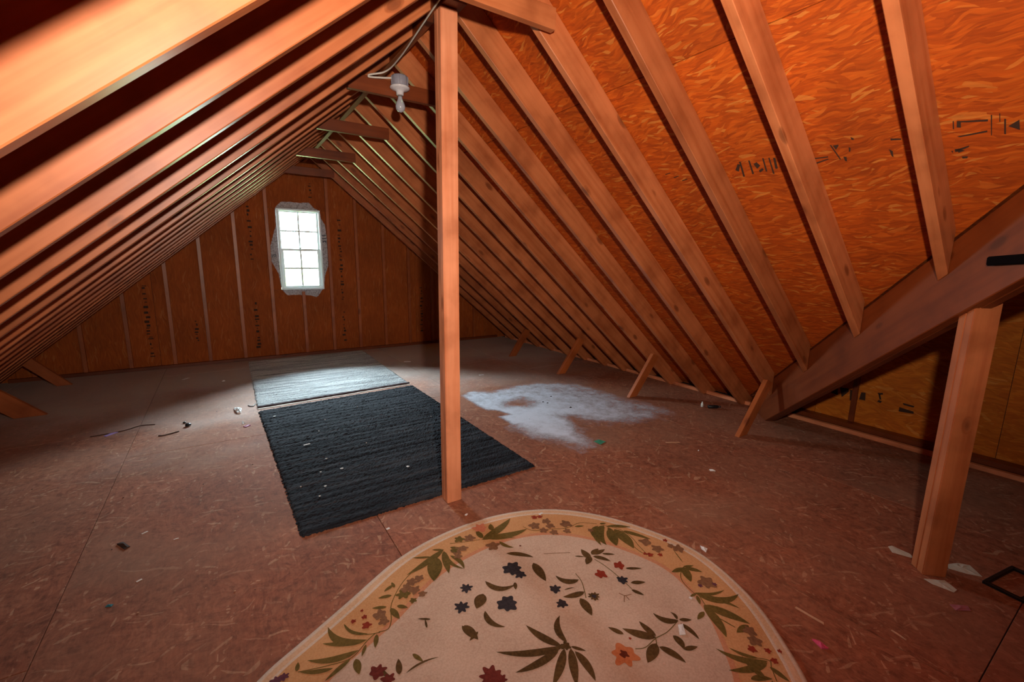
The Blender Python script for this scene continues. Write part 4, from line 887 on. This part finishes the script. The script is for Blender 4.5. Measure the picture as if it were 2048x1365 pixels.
# ------------------------------------------------------------------ small things on the floor
PAPER = plain('white_paper', (0.85,0.85,0.85), 0.7); GREYP = plain('greenish_card', (0.66,0.64,0.54), 0.8); PINK = plain('pink_fluff', (0.75,0.10,0.22), 0.9)
MAG = plain('magenta_scrap', (0.35,0.03,0.15), 0.6); BLK = plain('black_plastic', (0.012,0.012,0.014), 0.4); TAN = plain('tan_splinter', (0.62,0.36,0.22), 0.8)
GRN = plain('green_scrap', (0.06,0.30,0.18), 0.7); TEAL = plain('teal_scrap', (0.03,0.18,0.22), 0.7); PURP = plain('purple_scrap', (0.45,0.35,0.85), 0.5); BRN = plain('brown_twig', (0.06,0.03,0.02), 0.9)
PINKP = plain('pink_card', (0.45,0.16,0.20), 0.8)
def scrap(name, pts, z, m, label, cat, th=0.0012, crumple=0.003, seed=0, group=None):
    """thin torn piece from an outline of floor points, subdivided and crumpled"""
    rnd = random.Random(seed+len(pts)); cx = sum(p[0] for p in pts)/len(pts); cy = sum(p[1] for p in pts)/len(pts)
    vs = [(0, 0, z+th+crumple)]; ring = []
    n = len(pts)
    for i in range(n):
        p, q = pts[i], pts[(i+1) % n]
        for t in (0, 0.5):
            x = p[0]+(q[0]-p[0])*t-cx; y = p[1]+(q[1]-p[1])*t-cy; ring.append((x, y))
    N = len(ring)
    for f, zz in ((0.5, 1), (1.0, 0.4)):
        for x, y in ring: vs.append((x*f, y*f, z+th+crumple*zz*rnd.random()))
    for x, y in ring: vs.append((x, y, z+0.0003))
    fs = [(0, 1+i, 1+(i+1) % N) for i in range(N)]
    for k in range(2):
        for i in range(N): j = (i+1) % N; fs.append((1+k*N+i, 1+(k+1)*N+i, 1+(k+1)*N+j, 1+k*N+j))
    fs.append(tuple(1+2*N+i for i in range(N)))
    o = mesh(name, vs, fs, m); o.location = (cx, cy, 0); return tag(o, label, cat, group=group)
def quad(x, y, w, l, ang):
    c, s = math.cos(ang), math.sin(ang)
    return [(x+c*a*l/2-s*b*w/2, y+s*a*l/2+c*b*w/2) for a, b in ((-1,-1), (1,-0.8), (0.9,1), (-1,0.9))]
def stick(name, pts, z, r, m, label, cat):
    o = tube(name, smooth_path([(p[0], p[1], z+r+0.001*(i % 2)) for i, p in enumerate(pts)], 3), r, m, seg=6)
    return tag(o, label, cat)
# beside the right post
scrap('card_scrap', [(2.581,0.621),(2.603,0.613),(2.600,0.545),(2.575,0.520),(2.543,0.593)], 0, GREYP, 'pale card scrap on the floor left of the right post', 'scrap', seed=1)
scrap('card_scrap', [(2.652,0.426),(2.705,0.404),(2.731,0.369),(2.672,0.318),(2.642,0.359),(2.619,0.415)], 0, GREYP, 'curved pale card scrap just right of the right post foot', 'scrap', seed=2)
scrap('card_scrap', [(2.436,0.452),(2.500,0.400),(2.468,0.354),(2.438,0.357),(2.425,0.42)], 0, GREYP, 'pale wedge of card in front of the right post foot', 'scrap', seed=3)
scrap('card_scrap', [(2.332,0.346),(2.383,0.305),(2.358,0.29),(2.311,0.323)], 0, PINKP, 'dull pink card scrap in front of the right post', 'scrap', seed=4)
scrap('pink_fluff', [(1.674,0.562),(1.690,0.545),(1.680,0.512),(1.660,0.525)], 0, PINK, 'bright pink tuft on the floor right of the oval rug', 'scrap', th=0.003, crumple=0.008, seed=5)
scrap('wood_splinter', quad(1.790, 0.620, 0.012, 0.10, math.radians(-88)), 0, TAN, 'long tan wood splinter right of the oval rug', 'splinter', seed=6)
scrap('wood_splinter', quad(1.969, 0.400, 0.008, 0.048, math.radians(-100)), 0, TAN, 'short tan splinter between the oval rug and the right post', 'splinter', seed=7)
# right of the rugs
scrap('green_scrap', [(2.243,2.298),(2.300,2.300),(2.317,2.245),(2.243,2.225)], 0.003, GRN, 'flat green scrap at the edge of the powder spill', 'scrap', seed=8)
scrap('wood_splinter', quad(2.745, 1.975, 0.015, 0.11, math.radians(-30)), 0, TAN, 'tan splinter on the floor right of the green scrap', 'splinter', seed=9)
scrap('paper_scrap', [(2.560,1.545),(2.590,1.526),(2.597,1.551),(2.575,1.562)], 0, PAPER, 'small white paper scrap on bare floor at right', 'scrap', crumple=0.008, seed=10)
scrap('paper_scrap', quad(2.781, 1.783, 0.008, 0.012, 0.3), 0, PAPER, 'tiny bright speck beyond the white scrap at right', 'scrap', crumple=0.006, seed=11)
scrap('paper_scrap', [(1.814,1.109),(1.822,1.075),(1.791,1.062),(1.796,1.09)], 0, PAPER, 'torn white scrap touching the right rim of the oval rug', 'scrap', crumple=0.010, seed=12)
scrap('paper_tag', [(1.307,0.855),(1.326,0.848),(1.294,0.812),(1.273,0.822)], 0.0135, PAPER, 'small white paper tag lying on the oval rug', 'tag', crumple=0.002, seed=13)
scrap('paper_dot', quad(1.465, 0.913, 0.012, 0.012, 0.2), 0.0135, PAPER, 'round white speck on the oval rug border at right', 'scrap', crumple=0.002, seed=14)
scrap('paper_scrap', quad(1.314, 1.712, 0.012, 0.026, 0.2), 0.0135, PAPER, 'white crumb on the top border of the oval rug', 'scrap', crumple=0.003, seed=15)
scrap('paper_scrap', quad(0.986, 1.932, 0.012, 0.018, 0.6), 0, PAPER, 'white crumb between the oval rug and the middle post', 'scrap', seed=16)
scrap('paper_scrap', quad(0.595, 2.026, 0.014, 0.018, 0.1), 0, PAPER, 'white crumb beside the near edge of the black rug', 'scrap', seed=17)
scrap('paper_scrap', quad(1.971, 5.535, 0.035, 0.09, -0.5), 0, PAPER, 'flat white oval scrap on the floor right of the grey rug', 'scrap', crumple=0.004, seed=18)
scrap('paper_scrap', quad(2.478, 4.444, 0.03, 0.06, -0.2), 0, PAPER, 'flat white scrap behind the powder spill', 'scrap', crumple=0.004, seed=19)
# left of the rugs
scrap('crumpled_paper', [(0.0,4.509),(0.058,4.470),(0.045,4.34),(0.020,4.350),(0.005,4.42)], 0, PAPER, 'crumpled white paper left of the joint between the two rugs', 'scrap', th=0.008, crumple=0.022, seed=20)
scrap('paper_scrap', [(0.045,4.11),(0.052,4.11),(0.055,4.06),(0.066,4.065),(0.066,4.05),(0.046,4.042)], 0, PAPER, 'small L-shaped white scrap left of the black rug', 'scrap', crumple=0.010, seed=21)
scrap('magenta_scrap', quad(0.075, 3.975, 0.03, 0.045, 0.6), 0, MAG, 'dark magenta scrap left of the black rug corner', 'scrap', th=0.004, seed=22)
scrap('plastic_strip', quad(-0.795, 4.301, 0.025, 0.085, 0.75), 0, PURP, 'shiny lilac strip on the dark left floor', 'scrap', crumple=0.010, seed=23)
stick('twig', [(-0.915,4.312),(-0.846,4.315),(-0.721,4.344),(-0.638,4.404),(-0.542,4.385)], 0, 0.003, BRN, 'long thin dark twig by the lilac strip', 'twig')
stick('twig', [(-0.493,4.079),(-0.454,4.066),(-0.371,4.109)], 0, 0.004, BRN, 'short dark twig between the lilac strip and the rugs', 'twig')
def lump(name, x, y, r, m, label, cat, seed, z=0):
    rnd = random.Random(seed); bm = bmesh.new(); bmesh.ops.create_icosphere(bm, subdivisions=2, radius=r)
    for v in bm.verts: v.co *= rnd.uniform(0.75, 1.15); v.co.z = v.co.z*0.6+r*0.55; v.co.z = max(v.co.z, 0.0005)
    me = bpy.data.meshes.new(name); bm.to_mesh(me); bm.free()
    for p in me.polygons: p.use_smooth = True
    o = link_mesh(name, me, m); o.location = (x, y, z); return tag(o, label, cat)
lump('dirt_lump', -0.32, 4.213, 0.022, BLK, 'black lump on the left floor between twig and rug', 'lump', 1)
lump('dirt_lump', -0.347, 4.306, 0.012, BLK, 'smaller black lump just behind the bigger one', 'lump', 2)
stick('cable_piece', [(0.110,4.545),(0.126,4.50),(0.150,4.500),(0.168,4.56)], 0.0, 0.004, BLK, 'short curved black wire at the corner of the grey rug', 'wire')
scrap('paper_scrap', quad(-0.416, 5.938, 0.035, 0.085, 0.9), 0, PAPER, 'pale scrap on the dark floor far left near the gable wall', 'scrap', seed=24)
scrap('paper_scrap', quad(-0.07, 5.616, 0.02, 0.03, 0.4), 0, PAPER, 'small white scrap left of the grey rug near the gable wall', 'scrap', crumple=0.01, seed=25)
scrap('dark_leaf', quad(-0.486, 2.54, 0.025, 0.075, -1.1), 0, BRN, 'dark curled leaf on the near left floor', 'leaf', crumple=0.012, seed=26)
scrap('paper_scrap', quad(-0.418, 2.617, 0.008, 0.026, 0.5), 0, PAPER, 'pale sliver beyond the dark curled leaf', 'scrap', seed=27)
scrap('paper_scrap', quad(-0.286, 2.477, 0.006, 0.02, 0.1), 0, PAPER, 'pale sliver right of the dark curled leaf', 'scrap', seed=28)
scrap('paper_scrap', quad(-0.393, 2.212, 0.008, 0.02, 0.5), 0, PAPER, 'pale chip in front of the dark curled leaf', 'scrap', seed=29)
scrap('teal_scrap', quad(-0.469, 2.098, 0.014, 0.022, -0.5), 0, TEAL, 'tiny teal chip on the near left floor', 'scrap', seed=30)
# bits on the black rug
scrap('white_stick', quad(0.413, 3.290, 0.010, 0.045, 0.15), 0.021, PAPER, 'short white stick lying on the black rug', 'stick', th=0.003, crumple=0.001, seed=31)
bits = [(0.539,2.778,0.012),(0.418,2.798,0.009),(0.407,2.596,0.010),(0.359,2.496,0.009),(0.277,4.053,0.014),(0.532,3.516,0.008),(0.903,2.587,0.013),(0.286,2.664,0.006),(0.485,2.978,0.009),(1.396,3.381,0.006),(0.78,3.1,0.006),(0.62,3.75,0.007),(0.93,3.95,0.006)]
rnd = random.Random(5); vs = []; fs = []
for x, y, r in bits:
    k = len(vs); zt = 0.023
    for i in range(6): a = math.pi*i/3+x*9; vs.append((x+r*math.cos(a)*rnd.uniform(0.6, 1)-0.6, y+r*math.sin(a)*rnd.uniform(0.5, 1)-3, zt))
    vs.append((x-0.6, y-3, zt+0.003)); vs.append((x-0.6, y-3, zt-0.006))
    for i in range(6): fs.append((k+i, k+(i+1) % 6, k+6)); fs.append((k+(i+1) % 6, k+i, k+7))
o = mesh('paper_crumbs', vs, fs, PAPER); o.location = (0.6, 3, 0); tag(o, 'white crumbs scattered over the black rug', 'crumbs', kind='stuff')
# crumbs over the bare floor, too small to count
vs = []; fs = []; rnd = random.Random(9)
pts = [(2.66,3.351,0.012),(2.486,3.252,0.012),(2.504,3.205,0.012),(2.607,2.991,0.014)]
for i in range(60): pts.append((rnd.uniform(1.9, 3.6), rnd.uniform(1.2, 4.2), rnd.uniform(0.002, 0.005)))
for i in range(60): pts.append((rnd.uniform(-1.2, 0.1), rnd.uniform(1.8, 5.5), rnd.uniform(0.002, 0.006)))
def crumbs(name, pts, m, label):
    vs = []; fs = []
    for x, y, r in pts:
        k = len(vs)
        for i in range(5): a = 2*math.pi*i/5+x*9; vs.append((x+r*math.cos(a), y+r*math.sin(a)*0.7, 0.002))
        vs.append((x, y, 0.002+r*0.7))
        for i in range(5): fs.append((k+i, k+(i+1) % 5, k+5))
    o = mesh(name, vs, fs, m); return tag(o, label, 'crumbs', kind='stuff')
crumbs('dark_crumbs', pts[:4]+pts[4::3], BLK, 'dark dirt crumbs scattered over the bare floor')
crumbs('sawdust_crumbs', pts[5::3]+pts[6::3], TAN, 'pale wood crumbs scattered over the bare floor')
# small black bottle lying by the eave, white cap standing beside it
bt = empty('small_bottle', (3.700, 2.318, 0.016), 'small black bottle lying on the floor near the nearest right brace', 'bottle')
b0 = lathe('body', [(0.010,0.0), (0.0155,0.004), (0.0155,0.085), (0.012,0.094), (0.008,0.098)], BLK, bt); b0.rotation_euler = (0, math.radians(90), math.radians(-31))
b1 = lathe('cap', [(0.0095,0.098), (0.0095,0.118), (0.008,0.12)], plain('bottle_cap', (0.05,0.03,0.03), 0.4), bt); b1.rotation_euler = b0.rotation_euler
o = lathe('glass_vial', [(0.009,0.0), (0.011,0.003), (0.011,0.030), (0.006,0.036), (0.006,0.048), (0.004,0.05)], plain('milky_glass', (0.7,0.8,0.78), 0.1, spec=1.0), None, loc=(3.690, 2.372, 0.001)); tag(o, 'tiny white glass vial standing beside the black bottle', 'vial')
# unidentified black object, modelled as an open frame, at the lower right edge
BX = empty('black_frame', (2.72, 0.232, 0.0), 'black open frame on the floor at the lower right edge', 'frame')
BX.rotation_euler = (0, 0, math.radians(-10))
for p, q in (((-0.11,0.05,0.008), (-0.11,-0.06,0.008)), ((0.13,0.05,0.008), (0.13,-0.06,0.008)), ((-0.118,0.05,0.008), (0.138,0.05,0.008)), ((-0.118,-0.06,0.008), (0.138,-0.06,0.008))):
    o = beam('bar', p, q, 0.016, 0.014, BLK, None, bev=0.002); o.parent = BX
